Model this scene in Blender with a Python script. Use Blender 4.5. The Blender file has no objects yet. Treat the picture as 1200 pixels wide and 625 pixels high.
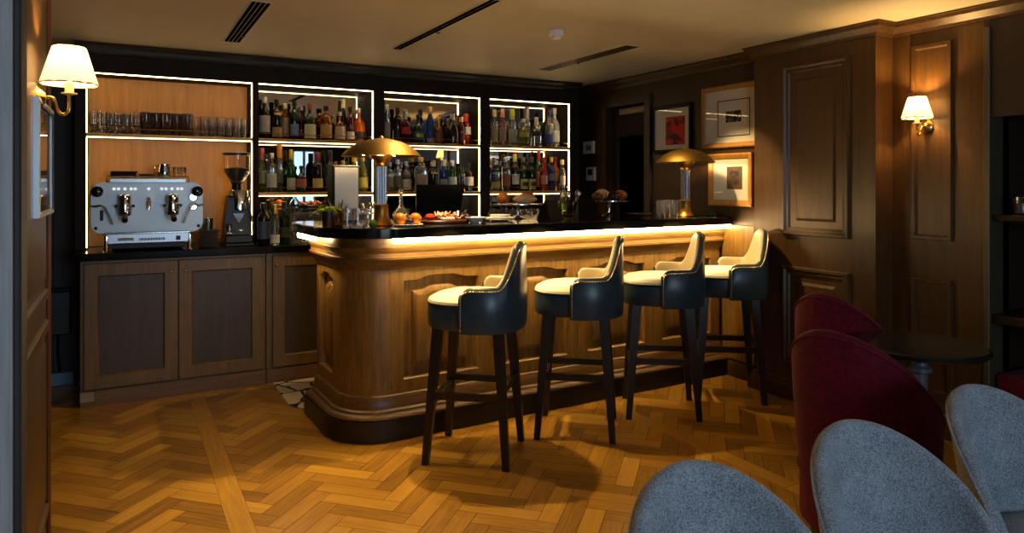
import bpy, bmesh, math, random
from math import sin, cos, pi, radians, sqrt, tan, atan2
from mathutils import Vector, Matrix
random.seed(7)
SC = bpy.context.scene
COL = SC.collection

# ---------------------------------------------------------------- camera
F = 820.0; YAW = radians(29.0); EYE = 1.36; HOR = 216.0
SY, CY = sin(YAW), cos(YAW)
cam_d = bpy.data.cameras.new('camera'); cam = bpy.data.objects.new('camera', cam_d); COL.objects.link(cam)
cam.location = (0, 0, EYE); cam.rotation_euler = (pi / 2, 0, -YAW)
cam_d.sensor_width = 36.0; cam_d.lens = F * 36.0 / 1200.0
cam_d.shift_y = -(312.5 - HOR) / 1200.0
cam_d.clip_start = 0.02; cam_d.clip_end = 100
SC.camera = cam

def at(px, Y):                       # world x of a column of the photo at depth Y
    t = (px - 600.0) / F
    return Y * (SY + t * CY) / (CY - t * SY)
def dist(px, Y):
    t = (px - 600.0) / F
    return Y / (CY - t * SY)
def zat(px, py, Y):
    return EYE - (py - HOR) * dist(px, Y) / F

# ---------------------------------------------------------------- materials
def new_mat(name):
    m = bpy.data.materials.new(name); m.use_nodes = True
    nt = m.node_tree; b = nt.nodes['Principled BSDF']
    return m, nt, b
def srgb(r, g, b):
    f = lambda c: (c / 255.0) / 12.92 if c / 255.0 <= 0.04045 else ((c / 255.0 + 0.055) / 1.055) ** 2.4
    return (f(r), f(g), f(b), 1.0)
def plain(name, col, rough=0.5, metal=0.0, trans=0.0, ior=1.45, coat=0.0, sheen=0.0, spec=None, vary=0.06, emit=None, estr=0.0):
    m, nt, b = new_mat(name)
    b.inputs['Roughness'].default_value = rough; b.inputs['Metallic'].default_value = metal
    b.inputs['Transmission Weight'].default_value = trans; b.inputs['IOR'].default_value = ior
    b.inputs['Coat Weight'].default_value = coat
    b.inputs['Sheen Weight'].default_value = sheen
    if spec is not None: b.inputs['Specular IOR Level'].default_value = spec
    if vary and trans == 0:
        tc = nt.nodes.new('ShaderNodeTexCoord'); n = nt.nodes.new('ShaderNodeTexNoise'); n.inputs['Scale'].default_value = 9.0; n.inputs['Detail'].default_value = 4.0
        r = nt.nodes.new('ShaderNodeValToRGB')
        r.color_ramp.elements[0].position = 0.3; r.color_ramp.elements[1].position = 0.7
        r.color_ramp.elements[0].color = tuple(c * (1 - vary) for c in col[:3]) + (1,)
        r.color_ramp.elements[1].color = tuple(min(1, c * (1 + vary)) for c in col[:3]) + (1,)
        nt.links.new(tc.outputs['Object'], n.inputs['Vector']); nt.links.new(n.outputs['Fac'], r.inputs['Fac']); nt.links.new(r.outputs['Color'], b.inputs['Base Color'])
    else:
        b.inputs['Base Color'].default_value = col
    if emit is not None:
        b.inputs['Emission Color'].default_value = emit; b.inputs['Emission Strength'].default_value = estr
    return m
def wood(name, c1, c2, axis='z', rough=0.35, scale=1.0, bump=0.12, coat=0.0):
    m, nt, b = new_mat(name); L = nt.links; N = nt.nodes
    tc = N.new('ShaderNodeTexCoord'); mp = N.new('ShaderNodeMapping')
    s = {'x': (0.9, 14, 14), 'y': (14, 0.9, 14), 'z': (14, 14, 0.9)}[axis]
    mp.inputs['Scale'].default_value = tuple(q * scale for q in s)
    n1 = N.new('ShaderNodeTexNoise'); n1.inputs['Scale'].default_value = 2.2; n1.inputs['Detail'].default_value = 8; n1.inputs['Roughness'].default_value = 0.62; n1.inputs['Distortion'].default_value = 0.5
    n2 = N.new('ShaderNodeTexNoise'); n2.inputs['Scale'].default_value = 9.0; n2.inputs['Detail'].default_value = 5
    mx = N.new('ShaderNodeMix'); mx.inputs[0].default_value = 0.35
    r = N.new('ShaderNodeValToRGB'); r.color_ramp.elements[0].position = 0.33; r.color_ramp.elements[1].position = 0.68
    r.color_ramp.elements[0].color = c1; r.color_ramp.elements[1].color = c2
    bp = N.new('ShaderNodeBump'); bp.inputs['Strength'].default_value = bump; bp.inputs['Distance'].default_value = 0.004
    L.new(tc.outputs['Object'], mp.inputs['Vector']); L.new(mp.outputs['Vector'], n1.inputs['Vector']); L.new(mp.outputs['Vector'], n2.inputs['Vector'])
    L.new(n1.outputs['Fac'], mx.inputs[2]); L.new(n2.outputs['Fac'], mx.inputs[3]); L.new(mx.outputs[0], r.inputs['Fac'])
    L.new(r.outputs['Color'], b.inputs['Base Color']); L.new(mx.outputs[0], bp.inputs['Height']); L.new(bp.outputs['Normal'], b.inputs['Normal'])
    b.inputs['Roughness'].default_value = rough; b.inputs['Coat Weight'].default_value = coat
    return m
def emis(name, col, s):
    m, nt, b = new_mat(name)
    b.inputs['Base Color'].default_value = (0.8, 0.8, 0.8, 1); b.inputs['Emission Color'].default_value = col; b.inputs['Emission Strength'].default_value = s
    return m
def thin_glass(name, tint=(1, 1, 1, 1)):
    m = bpy.data.materials.new(name); m.use_nodes = True; nt = m.node_tree; nt.nodes.clear(); N = nt.nodes; L = nt.links
    o = N.new('ShaderNodeOutputMaterial'); t = N.new('ShaderNodeBsdfTransparent'); t.inputs['Color'].default_value = tint
    g = N.new('ShaderNodeBsdfGlossy'); g.inputs['Roughness'].default_value = 0.02
    lw = N.new('ShaderNodeLayerWeight'); pw = N.new('ShaderNodeMath'); pw.operation = 'POWER'; pw.inputs[1].default_value = 5.0
    ma = N.new('ShaderNodeMath'); ma.operation = 'MULTIPLY_ADD'; ma.inputs[1].default_value = 0.8; ma.inputs[2].default_value = 0.035
    mx = N.new('ShaderNodeMixShader')
    L.new(lw.outputs['Facing'], pw.inputs[0]); L.new(pw.outputs[0], ma.inputs[0]); L.new(ma.outputs[0], mx.inputs[0])
    L.new(t.outputs[0], mx.inputs[1]); L.new(g.outputs[0], mx.inputs[2]); L.new(mx.outputs[0], o.inputs['Surface'])
    return m

M = {}
M['bar_oak'] = wood('bar_oak', srgb(86, 62, 24), srgb(154, 116, 52), 'z', 0.38, 1.7)
M['bar_oak_h'] = wood('bar_oak_h', srgb(70, 48, 19), srgb(122, 90, 40), 'x', 0.38, 1.5)
M['dark_oak'] = wood('dark_oak', srgb(44, 28, 13), srgb(70, 46, 20), 'z', 0.42)
M['panel_oak'] = wood('panel_oak', srgb(56, 37, 15), srgb(86, 59, 25), 'z', 0.40)
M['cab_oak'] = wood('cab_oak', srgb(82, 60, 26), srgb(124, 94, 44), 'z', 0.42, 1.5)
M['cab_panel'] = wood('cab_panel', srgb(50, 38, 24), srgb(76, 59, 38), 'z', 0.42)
M['cab_plinth'] = wood('cab_plinth', srgb(86, 58, 32), srgb(126, 90, 54), 'x', 0.42)
M['shelf_wood'] = wood('shelf_wood', srgb(26, 17, 9), srgb(44, 30, 16), 'z', 0.6)
M['shelf_wood'].node_tree.nodes['Principled BSDF'].inputs['Specular IOR Level'].default_value = 0.2
M['bay_wood'] = wood('bay_wood', srgb(196, 130, 38), srgb(226, 160, 58), 'z', 0.4, 0.7)
M['kick'] = plain('kick', srgb(28, 24, 22), 0.35)
M['granite'] = plain('granite', srgb(12, 13, 15), 0.12, vary=0.4)
M['wall_dark'] = plain('wall_dark', srgb(46, 34, 24), 0.6)
M['wall_grey'] = plain('wall_grey', srgb(52, 50, 50), 0.6)
M['casing'] = wood('casing', srgb(150, 152, 154), srgb(190, 192, 194), 'z', 0.5)
M['ceiling'] = plain('ceiling', srgb(218, 210, 188), 0.55, vary=0.03)
M['navy'] = plain('navy', srgb(42, 60, 70), 0.32, vary=0.10)
M['cream'] = plain('cream', srgb(214, 202, 170), 0.42, vary=0.04)
M['leg'] = wood('leg', srgb(22, 15, 12), srgb(38, 27, 20), 'z', 0.4)
M['brass'] = plain('brass', srgb(214, 170, 90), 0.22, 1.0)
M['gold'] = plain('gold', srgb(168, 126, 56), 0.38, 1.0)
M['rod_chrome'] = plain('rod_chrome', srgb(222, 226, 232), 0.22, 1.0, vary=0.02)
M['aged_brass'] = plain('aged_brass', srgb(110, 85, 38), 0.48, 1.0)
M['chrome'] = plain('chrome', srgb(215, 217, 220), 0.12, 1.0, vary=0.02)
M['steel'] = plain('steel', srgb(176, 184, 190), 0.34, 1.0, vary=0.04)
M['plate_steel'] = plain('plate_steel', srgb(186, 198, 204), 0.40, 0.45, vary=0.03)
M['black'] = plain('black', srgb(9, 9, 10), 0.35, spec=0.3)
M['black_gloss'] = plain('black_gloss', srgb(10, 10, 11), 0.1)
M['white'] = plain('white', srgb(242, 241, 238), 0.4, vary=0.02)
M['paper'] = plain('paper', srgb(232, 228, 218), 0.6, vary=0.02)
M['mat'] = plain('mat', srgb(236, 228, 208), 0.35, vary=0.02)
M['glass'] = plain('glass', (1, 1, 1, 1), 0.02, 0, 0.965, 1.45, vary=0)
M['glass_dark'] = plain('glass_dark', (0.30, 0.29, 0.30, 1), 0.03, 0, 0.92, 1.45, vary=0)
M['pane'] = thin_glass('pane')
M['mirror'] = plain('mirror', (0.55, 0.52, 0.46, 1), 0.015, 1.0, vary=0)
M['led'] = emis('led', (1.0, 0.66, 0.30, 1), 15.0)
M['led_bar'] = emis('led_bar', (1.0, 0.68, 0.31, 1), 64.0)
M['bulb'] = emis('bulb', (1.0, 0.78, 0.45, 1), 40.0)
def shade_mat():
    m = bpy.data.materials.new('pleated_shade'); m.use_nodes = True; nt = m.node_tree; nt.nodes.clear(); N = nt.nodes; L = nt.links
    o = N.new('ShaderNodeOutputMaterial'); d = N.new('ShaderNodeBsdfDiffuse'); d.inputs['Color'].default_value = srgb(244, 232, 204)
    t = N.new('ShaderNodeBsdfTranslucent'); t.inputs['Color'].default_value = srgb(250, 226, 180)
    mx = N.new('ShaderNodeMixShader'); mx.inputs[0].default_value = 0.08; e = N.new('ShaderNodeEmission'); e.inputs['Color'].default_value = (1.0, 0.72, 0.36, 1); e.inputs['Strength'].default_value = 0.8
    ad = N.new('ShaderNodeAddShader')
    L.new(d.outputs[0], mx.inputs[1]); L.new(t.outputs[0], mx.inputs[2]); L.new(mx.outputs[0], ad.inputs[0]); L.new(e.outputs[0], ad.inputs[1]); L.new(ad.outputs[0], o.inputs['Surface'])
    return m
M['shade'] = shade_mat()

# ---------------------------------------------------------------- mesh builder
class MB:
    def __init__(s): s.bm = bmesh.new(); s.uv = None
    def quad(s, vs):
        try: return s.bm.faces.new(vs)
        except ValueError: return None
    def box(s, x0, x1, y0, y1, z0, z1, bev=0.0, mat=None, seg=1):
        vs = [s.bm.verts.new((x, y, z)) for x in (x0, x1) for y in (y0, y1) for z in (z0, z1)]
        fs = [s.bm.faces.new([vs[i] for i in q]) for q in ((0, 1, 3, 2), (4, 6, 7, 5), (0, 4, 5, 1), (2, 3, 7, 6), (0, 2, 6, 4), (1, 5, 7, 3))]
        geo = vs
        if bev > 0:
            es = list({e for f in fs for e in f.edges})
            r = bmesh.ops.bevel(s.bm, geom=es, offset=bev, segments=seg, profile=0.5, affect='EDGES')
            geo = list({v for f in r['faces'] for v in f.verts} | {v for v in vs if v.is_valid})
        if mat is not None:
            bmesh.ops.transform(s.bm, matrix=mat, verts=[v for v in geo if v.is_valid])
        return s
    def rings(s, rings, close_u=True, cap0=True, cap1=True):
        R = [[s.bm.verts.new(p) for p in r] for r in rings]
        n = len(R[0])
        for a, b in zip(R, R[1:]):
            for i in range(n if close_u else n - 1):
                j = (i + 1) % n
                s.quad([a[i], a[j], b[j], b[i]])
        if cap0: s.quad(R[0][::-1])
        if cap1: s.quad(R[-1])
        return R
    def lathe(s, prof, seg=24, c=(0, 0, 0), cap0=True, cap1=True, sx=1.0, sy=1.0, power=None):
        rr = []
        for r, z in prof:
            r = max(r, 0.0004)
            ring = []
            for i in range(seg):
                a = 2 * pi * i / seg
                ca, sa = cos(a), sin(a)
                if power:
                    k = (abs(ca) ** power + abs(sa) ** power) ** (-1.0 / power); ca *= k; sa *= k
                ring.append((c[0] + r * ca * sx, c[1] + r * sa * sy, c[2] + z))
            rr.append(ring)
        s.rings(rr, True, cap0, cap1); return s
    def tube(s, pts, rad, seg=10, cap=True):
        pts = [Vector(p) for p in pts]; n = len(pts)
        rads = rad if isinstance(rad, (list, tuple)) else [rad] * n
        up = Vector((0, 0, 1)); prev = None; rr = []
        for i, p in enumerate(pts):
            d = (pts[min(i + 1, n - 1)] - pts[max(i - 1, 0)]).normalized()
            if prev is None:
                a = d.cross(up)
                if a.length < 1e-3: a = d.cross(Vector((1, 0, 0)))
            else:
                a = prev - d * prev.dot(d)
            a.normalize(); b = d.cross(a); prev = a
            rr.append([tuple(p + (a * cos(2 * pi * k / seg) + b * sin(2 * pi * k / seg)) * rads[i]) for k in range(seg)])
        s.rings(rr, True, cap, cap); return s
    def bar(s, p0, p1, w0, w1=None, rot=0.0):       # square tapered bar
        w1 = w0 if w1 is None else w1
        p0 = Vector(p0); p1 = Vector(p1); rr = []
        for p, w in ((p0, w0), (p1, w1)):
            rr.append([(p.x + w / 2 * sx, p.y + w / 2 * sy, p.z) for sx, sy in ((-1, -1), (1, -1), (1, 1), (-1, 1))])
        s.rings(rr); return s
    def prism(s, poly, z0, z1, fn=lambda a, b, h: (a, b, h), cham=0.0):
        rr = [[fn(a, b, z0) for a, b in poly]]
        if cham:
            c = Vector((sum(p[0] for p in poly) / len(poly), sum(p[1] for p in poly) / len(poly)))
            rr.append([fn(a, b, z1 - cham) for a, b in poly])
            rr.append([fn(a + (c.x - a) * cham / max(1e-6, abs(c.x - a)) * (1 if abs(c.x - a) > cham else 0), b + (c.y - b) * cham / max(1e-6, abs(c.y - b)) * (1 if abs(c.y - b) > cham else 0), z1) for a, b in poly])
        else:
            rr.append([fn(a, b, z1) for a, b in poly])
        s.rings(rr); return s
    def loops(s, outline, prof, fn, cap=True, back=None):  # outline(inset)->[(a,b)], prof [(inset,h)]
        rr = [[fn(a, b, h) for a, b in outline(i)] for i, h in prof]
        s.rings(rr, True, back is not None, cap); return s
    def sweep(s, path, prof, closed=False):   # path(o)->[(x,y)] outline offset by o ; prof [(o,z)]
        rr = [[(x, y, z) for x, y in path(o)] for o, z in prof]
        s.rings(rr, closed, False, False); return s
    def build(s, name, mat, parent=None, loc=None, rotz=0.0, smooth=True, auto=35):
        bmesh.ops.recalc_face_normals(s.bm, faces=s.bm.faces[:])
        me = bpy.data.meshes.new(name); s.bm.to_mesh(me); s.bm.free()
        mats = mat if isinstance(mat, (list, tuple)) else [mat]
        for q in mats: me.materials.append(q)
        if smooth:
            me.polygons.foreach_set('use_smooth', [True] * len(me.polygons))
            try: me.set_sharp_from_angle(angle=radians(auto))
            except Exception: pass
        o = bpy.data.objects.new(name, me); COL.objects.link(o)
        if parent is not None: o.parent = parent
        if loc is not None: o.location = loc
        if rotz: o.rotation_euler = (0, 0, rotz)
        return o

def rect(a0, a1, b0, b1):
    return lambda i: [(a0 + i, b0 + i), (a1 - i, b0 + i), (a1 - i, b1 - i), (a0 + i, b1 - i)]
def on_x(x, sg=-1): return lambda a, b, h: (x + sg * h, a, b)
def on_y(y, sg=-1): return lambda a, b, h: (a, y + sg * h, b)

def tag(o, label=None, cat=None, group=None, kind=None):
    if label: o['label'] = label
    if cat: o['category'] = cat
    if group: o['group'] = group
    if kind: o['kind'] = kind
    return o
def thing(name, label, cat, loc=(0, 0, 0), rotz=0.0, group=None):
    o = bpy.data.objects.new(name, None); COL.objects.link(o); o.empty_display_size = 0.1
    o.location = loc; o.rotation_euler = (0, 0, rotz)
    return tag(o, label, cat, group)
def struct(o): o['kind'] = 'structure'; return o
def dup(root, loc, rotz=None, label=None, scale=None):
    r = root.copy(); COL.objects.link(r); r.location = loc
    if rotz is not None: r.rotation_euler = (0, 0, rotz)
    if scale is not None: r.scale = scale if isinstance(scale, tuple) else (scale,) * 3
    if label: r['label'] = label
    for ch in list(root.children):
        c = ch.copy(); COL.objects.link(c); c.parent = r
        for g in list(ch.children):
            d = g.copy(); COL.objects.link(d); d.parent = c
    return r
ORD = ['first', 'second', 'third', 'fourth', 'fifth', 'sixth', 'seventh', 'eighth', 'ninth', 'tenth', 'eleventh', 'twelfth', 'thirteenth', 'fourteenth']
def light(name, kind, loc, energy, col, size=0.05, rot=None, spot=None, blend=0.3, size_y=None):
    d = bpy.data.lights.new(name, kind); d.energy = energy; d.color = col
    if kind == 'AREA':
        d.size = size
        if size_y: d.shape = 'RECTANGLE'; d.size_y = size_y
    else:
        d.shadow_soft_size = size
    if spot: d.spot_size = radians(spot); d.spot_blend = blend
    o = bpy.data.objects.new(name, d); COL.objects.link(o); o.location = loc
    if rot: o.rotation_euler = rot
    return o
# ================================================================ SETTING
H = 2.27
XL, XR, XR2, XM, YB, YREAR = -0.235, 3.78, 3.68, 3.836, 5.62, -1.9

# ---- floor: oak planks in herringbone fields between straight border boards
def floor_material():
    m, nt, b = new_mat('oak_parquet'); N = nt.nodes; L = nt.links
    uv = N.new('ShaderNodeUVMap'); uv.uv_map = 'plank'
    at_ = N.new('ShaderNodeAttribute'); at_.attribute_name = 'tone'
    mp = N.new('ShaderNodeMapping'); mp.inputs['Scale'].default_value = (3.0, 55, 1)
    n = N.new('ShaderNodeTexNoise'); n.inputs['Scale'].default_value = 1.0; n.inputs['Detail'].default_value = 8; n.inputs['Roughness'].default_value = 0.65; n.inputs['Distortion'].default_value = 1.4
    n2 = N.new('ShaderNodeTexNoise'); n2.inputs['Scale'].default_value = 3.0; n2.inputs['Detail'].default_value = 3
    ad = N.new('ShaderNodeMath'); ad.operation = 'MULTIPLY_ADD'; ad.inputs[1].default_value = 0.72; 
    r = N.new('ShaderNodeValToRGB')
    e = r.color_ramp.elements; e[0].position = 0.22; e[0].color = srgb(108, 74, 20); e[1].position = 0.86; e[1].color = srgb(204, 156, 58)
    x = e.new(0.52); x.color = srgb(164, 118, 38)
    L.new(uv.outputs['UV'], mp.inputs['Vector']); L.new(mp.outputs['Vector'], n.inputs['Vector'])
    tc = N.new('ShaderNodeTexCoord'); L.new(tc.outputs['Object'], n2.inputs['Vector'])
    L.new(n.outputs['Fac'], ad.inputs[0])
    s = N.new('ShaderNodeMath'); s.operation = 'MULTIPLY'; s.inputs[1].default_value = 0.40; L.new(at_.outputs['Fac'], s.inputs[0])
    L.new(s.outputs[0], ad.inputs[2]); L.new(ad.outputs[0], r.inputs['Fac']); L.new(r.outputs['Color'], b.inputs['Base Color'])
    rr = N.new('ShaderNodeMapRange'); rr.inputs['To Min'].default_value = 0.24; rr.inputs['To Max'].default_value = 0.40
    L.new(n2.outputs['Fac'], rr.inputs['Value']); L.new(rr.outputs[0], b.inputs['Roughness'])
    bp = N.new('ShaderNodeBump'); bp.inputs['Strength'].default_value = 0.10; bp.inputs['Distance'].default_value = 0.003
    L.new(n.outputs['Fac'], bp.inputs['Height']); L.new(bp.outputs['Normal'], b.inputs['Normal'])
    return m
M['parquet'] = floor_material()
M['joint'] = plain('joint', srgb(70, 45, 18), 0.7)
def build_floor():
    bm = bmesh.new(); uvl = bm.loops.layers.uv.new('plank'); tl = bm.loops.layers.float_color.new('tone')
    def clip(poly, x0, x1, y0, y1):
        for ax, lim, sg in ((0, x0, 1), (0, x1, -1), (1, y0, 1), (1, y1, -1)):
            out = []
            for i in range(len(poly)):
                p, q = poly[i], poly[(i + 1) % len(poly)]
                dp, dq = sg * (p[ax] - lim), sg * (q[ax] - lim)
                if dp >= 0: out.append(p)
                if (dp >= 0) != (dq >= 0):
                    t = dp / (dp - dq); out.append(tuple(p[k] + (q[k] - p[k]) * t for k in range(4)))
            poly = out
            if len(poly) < 3: return []
        return poly
    def plank(c, u, v, L, W, z, box):
        g = 0.0012; off = (random.random() * 50, random.random() * 50); tone = random.random() ** 1.2
        poly = []
        for a, b in ((g, g), (L - g, g), (L - g, W - g), (g, W - g)):
            poly.append((c[0] + u[0] * a + v[0] * b, c[1] + u[1] * a + v[1] * b, off[0] + a, off[1] + b))
        poly = clip(poly, *box)
        if len(poly) < 3: return
        f = bm.faces.new([bm.verts.new((p[0], p[1], z)) for p in poly])
        for l, p in zip(f.loops, poly):
            l[uvl].uv = (p[2], p[3]); l[tl] = (tone, tone, tone, 1)
    x0, x1, y0, y1 = -1.35, 4.4, YREAR, YB
    f = bm.faces.new([bm.verts.new(p) for p in ((x0, y0, -0.002), (x1, y0, -0.002), (x1, y1, -0.002), (x0, y1, -0.002))]); f.material_index = 1
    W, Lp = 0.085, 0.34; q = 1 / sqrt(2)
    A = (q, q); B = (-q, q)
    borders = [(0.36, 0.455), (2.58, 2.675)]
    xs = [x0] + [e for b in borders for e in b] + [x1]
    for k in range(0, len(xs), 2):
        bx = (xs[k], xs[k + 1], y0, y1); ox = (xs[k] + xs[k + 1]) / 2
        n = 56
        # herringbone lattice: T1 = W*(A)+W*(B)... each cell holds one plank along A and one along B
        for i in range(-n, n):
            for j in range(-n, n):
                # staircase along (A,B) direction; rows separated by 2L along A-B
                cx = ox + (A[0] * W + B[0] * W) * i + (A[0] * Lp - B[0] * Lp) * j
                cy = 2.0 + (A[1] * W + B[1] * W) * i + (A[1] * Lp - B[1] * Lp) * j
                if abs(cx - ox) > 3.6 or cy < y0 - 1 or cy > y1 + 1: continue
                plank((cx, cy), A, B, Lp, W, 0.0, bx)
                plank((cx - A[0] * 0, cy + B[1] * 0 ), (-B[0] * -1, -B[1] * -1), (-A[0], -A[1]), Lp, W, 0.0, bx)
    for a, b in borders:
        y = y0
        while y < y1:
            plank((b, y), (0, 1), (-1, 0), 1.35, 0.095, 0.0, (a, b, y0, y1)); y += 1.35
    me = bpy.data.meshes.new('floor'); bm.to_mesh(me); bm.free()
    me.materials.append(M['parquet']); me.materials.append(M['joint'])
    o = bpy.data.objects.new('floor', me); COL.objects.link(o); struct(o)
build_floor()

# tiled service floor behind the bar
def tile_material():
    m, nt, b = new_mat('service_tile'); N = nt.nodes; L = nt.links
    tc = N.new('ShaderNodeTexCoord'); v = N.new('ShaderNodeTexVoronoi'); v.feature = 'DISTANCE_TO_EDGE'; v.inputs['Scale'].default_value = 7.0
    n = N.new('ShaderNodeTexNoise'); n.inputs['Scale'].default_value = 6.0
    mp = N.new('ShaderNodeMix'); mp.data_type = 'RGBA'; mp.inputs[0].default_value = 0.12
    r = N.new('ShaderNodeValToRGB'); r.color_ramp.elements[0].position = 0.045; r.color_ramp.elements[0].color = srgb(46, 36, 26); r.color_ramp.elements[1].position = 0.075; r.color_ramp.elements[1].color = srgb(206, 196, 172)
    L.new(tc.outputs['Object'], mp.inputs[6]); L.new(tc.outputs['Object'], n.inputs['Vector']); L.new(n.outputs['Color'], mp.inputs[7])
    L.new(mp.outputs[2], v.inputs['Vector']); L.new(v.outputs['Distance'], r.inputs['Fac']); L.new(r.outputs['Color'], b.inputs['Base Color'])
    b.inputs['Roughness'].default_value = 0.25
    return m
mb = MB(); mb.prism([(0.885, 4.96), (0.885, 4.40), (0.955, 4.29), (3.7, 4.40), (3.7, 4.96)], 0.0005, 0.006)
struct(mb.build('floor_tiles', tile_material(), smooth=False))

mb = MB(); mb.box(-1.45, 4.5, YREAR - 0.1, YB + 0.1, H, H + 0.1); struct(mb.build('ceiling', M['ceiling'], smooth=False))
mb = MB(); mb.box(-1.45, 4.2, YB, YB + 0.12, 0, H); struct(mb.build('wall_back', M['wall_grey'], smooth=False))
# right wall: with door opening, beside it the panelled pilaster, then the sconce wall
DY0, DY1, DZ = 4.53, 5.06, 1.99
mb = MB(); mb.box(XR, XR + 0.3, 3.2, DY0, 0, H); mb.box(XR, XR + 0.3, DY1, YB, 0, H); mb.box(XR, XR + 0.3, DY0, DY1, DZ + 0.05, H)
wr = struct(mb.build('wall_right', M['dark_oak'], smooth=False))
mb = MB(); mb.box(XR2, XR + 0.3, 2.44, 3.30, 0, H); wp = struct(mb.build('wall_right_pilaster', M['panel_oak'], smooth=False))
NY = 1.955
mb = MB(); mb.box(XM, XM + 0.24, NY, 2.44, 0, H); ws = struct(mb.build('wall_right_sconce', M['panel_oak'], smooth=False))
# niche wall (opening 0.16..1.67, Y -0.3..1.93)
mb = MB(); mb.box(XM, XM + 0.12, YREAR, NY, 1.70, H); mb.box(XM, XM + 0.12, YREAR, -0.2, 0, 1.70); mb.box(XM, XM + 0.12, -0.2, NY, 0, 0.14)
struct(mb.build('wall_right_niche', M['wall_dark'], smooth=False))
mb = MB(); mb.box(XM + 0.5, XM + 0.6, YREAR, NY + 0.1, 0, H); struct(mb.build('wall_right_recess', M['dark_oak'], smooth=False))
mb = MB(); mb.box(XM + 0.12, XM + 0.5, NY, NY + 0.1, 0, H); struct(mb.build('wall_niche_side', M['wall_dark'], smooth=False))
# slim metal jamb at the niche edge
mb = MB(); mb.box(XM - 0.014, XM + 0.12, NY - 0.032, NY - 0.002, 0.0, 2.16, 0.003); struct(mb.build('trim_1', plain('bronze_trim', srgb(86, 80, 62), 0.45, 0.4), smooth=False))
# wall mouldings
def moulding(x, y0, y1, z0, z1, mat, parent, w=0.055, t=0.022, field=True):
    mb = MB(); mb.loops(rect(y0, y1, z0, z1), [(0, 0), (0.006, t), (w * 0.35, t * 1.05), (w * 0.55, t * 0.45), (w * 0.8, t * 0.55), (w, -0.004), (w + 0.03, -0.004), (w + 0.055, 0.008)], on_x(x), cap=True)
    o = mb.build('panel_moulding', mat, parent, auto=25); return o
moulding(XR2, 2.595, 3.066, 1.04, 2.11, M['panel_oak'], wp)
moulding(XR2, 2.595, 3.066, 0.22, 0.845, M['panel_oak'], wp)
def flat_moulding(x, y0, y1, z0, z1, mat, parent):
    mb = MB(); mb.loops(rect(y0, y1, z0, z1), [(0, 0), (0.004, 0.018), (0.022, 0.018), (0.028, 0.001)], on_x(x), cap=True)
    return mb.build('panel_moulding', mat, parent, auto=25)
flat_moulding(XM, 2.106, 2.326, 1.055, 2.125, M['panel_oak'], ws)
flat_moulding(XM, 2.106, 2.326, 0.22, 0.85, M['panel_oak'], ws)
# wall above the bar end: flat boards
# skirting
def run_profile(name, pts, prof, mat):      # pts: polyline in xy walked with the room on its left-hand normal ; prof [(out,z)]
    mb = MB(); n = len(pts)
    def path(o):
        out = []
        for i, p in enumerate(pts):
            d0 = None if i == 0 else (Vector(p) - Vector(pts[i - 1])).normalized()
            d1 = None if i == n - 1 else (Vector(pts[i + 1]) - Vector(p)).normalized()
            if d0 is None: nn = Vector((-d1.y, d1.x)); k = 1
            elif d1 is None: nn = Vector((-d0.y, d0.x)); k = 1
            else:
                n0 = Vector((-d0.y, d0.x)); n1 = Vector((-d1.y, d1.x)); nn = (n0 + n1).normalized(); k = 1 / max(0.3, nn.dot(n0))
            out.append((p[0] + nn.x * o * k, p[1] + nn.y * o * k))
        return out
    mb.sweep(path, prof)
    return struct(mb.build(name, mat, auto=25))
run_profile('baseboard_right', [(XM, NY), (XM, 2.44), (XR2, 2.44), (XR2, 3.30), (XR, 3.30), (XR, 3.62)], [(0.002, 0), (0.022, 0.0), (0.022, 0.085), (0.017, 0.10), (0.012, 0.108), (0.012, 0.12), (0.002, 0.13)], M['panel_oak'])
crown = [(0.002, H - 0.075), (0.012, H - 0.075), (0.016, H - 0.06), (0.03, H - 0.045), (0.045, H - 0.03), (0.05, H - 0.012), (0.058, H - 0.01), (0.058, H - 0.001)]
run_profile('trim_2', [(XM, YREAR), (XM, 2.44), (XR2, 2.44), (XR2, 3.30), (XR, 3.30), (XR, YB)], crown, M['panel_oak'])
# door in the right wall
mb = MB(); mb.box(XR + 0.06, XR + 0.13, DY0 - 0.02, DY1 + 0.02, 0, DZ + 0.08); dr = struct(mb.build('door_1', M['shelf_wood'], smooth=False))
for z0, z1 in ((0.2, 0.9), (1.0, 1.8)):
    mb = MB(); mb.loops(rect(DY0 + 0.07, DY1 - 0.07, z0, z1), [(0, 0), (0.004, 0.012), (0.02, 0.012), (0.03, 0.0)], on_x(XR + 0.06), cap=True); mb.build('door_panel', M['shelf_wood'], dr)
mb = MB(); mb.tube([(XR + 0.06, DY0 + 0.06, 0.98), (XR + 0.015, DY0 + 0.06, 0.98), (XR + 0.015, DY0 + 0.15, 0.98)], 0.008); mb.build('door_handle', M['brass'], dr)
mb = MB(); mb.loops(lambda i: [(DY0 - 0.07 + i, 0.0), (DY0 - 0.07 + i, DZ + 0.12 - i), (DY1 + 0.07 - i, DZ + 0.12 - i), (DY1 + 0.07 - i, 0.0), (DY1 - i * 0.2, 0.0), (DY1 - i * 0.2, DZ + 0.05), (DY0 + i * 0.2, DZ + 0.05), (DY0 + i * 0.2, 0.0)], [(0, 0.0), (0.004, 0.02)], on_x(XR), cap=True)
mb.build('door_casing', M['dark_oak'], dr, smooth=False)
mb = MB(); mb.box(XR + 0.02, XR + 0.05, DY0, DY1 - 0.14, DZ - 0.025, DZ + 0.03, 0.004); mb.build('door_head_strip', plain('pale_strip', srgb(150, 128, 100), 0.5), dr)

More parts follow.
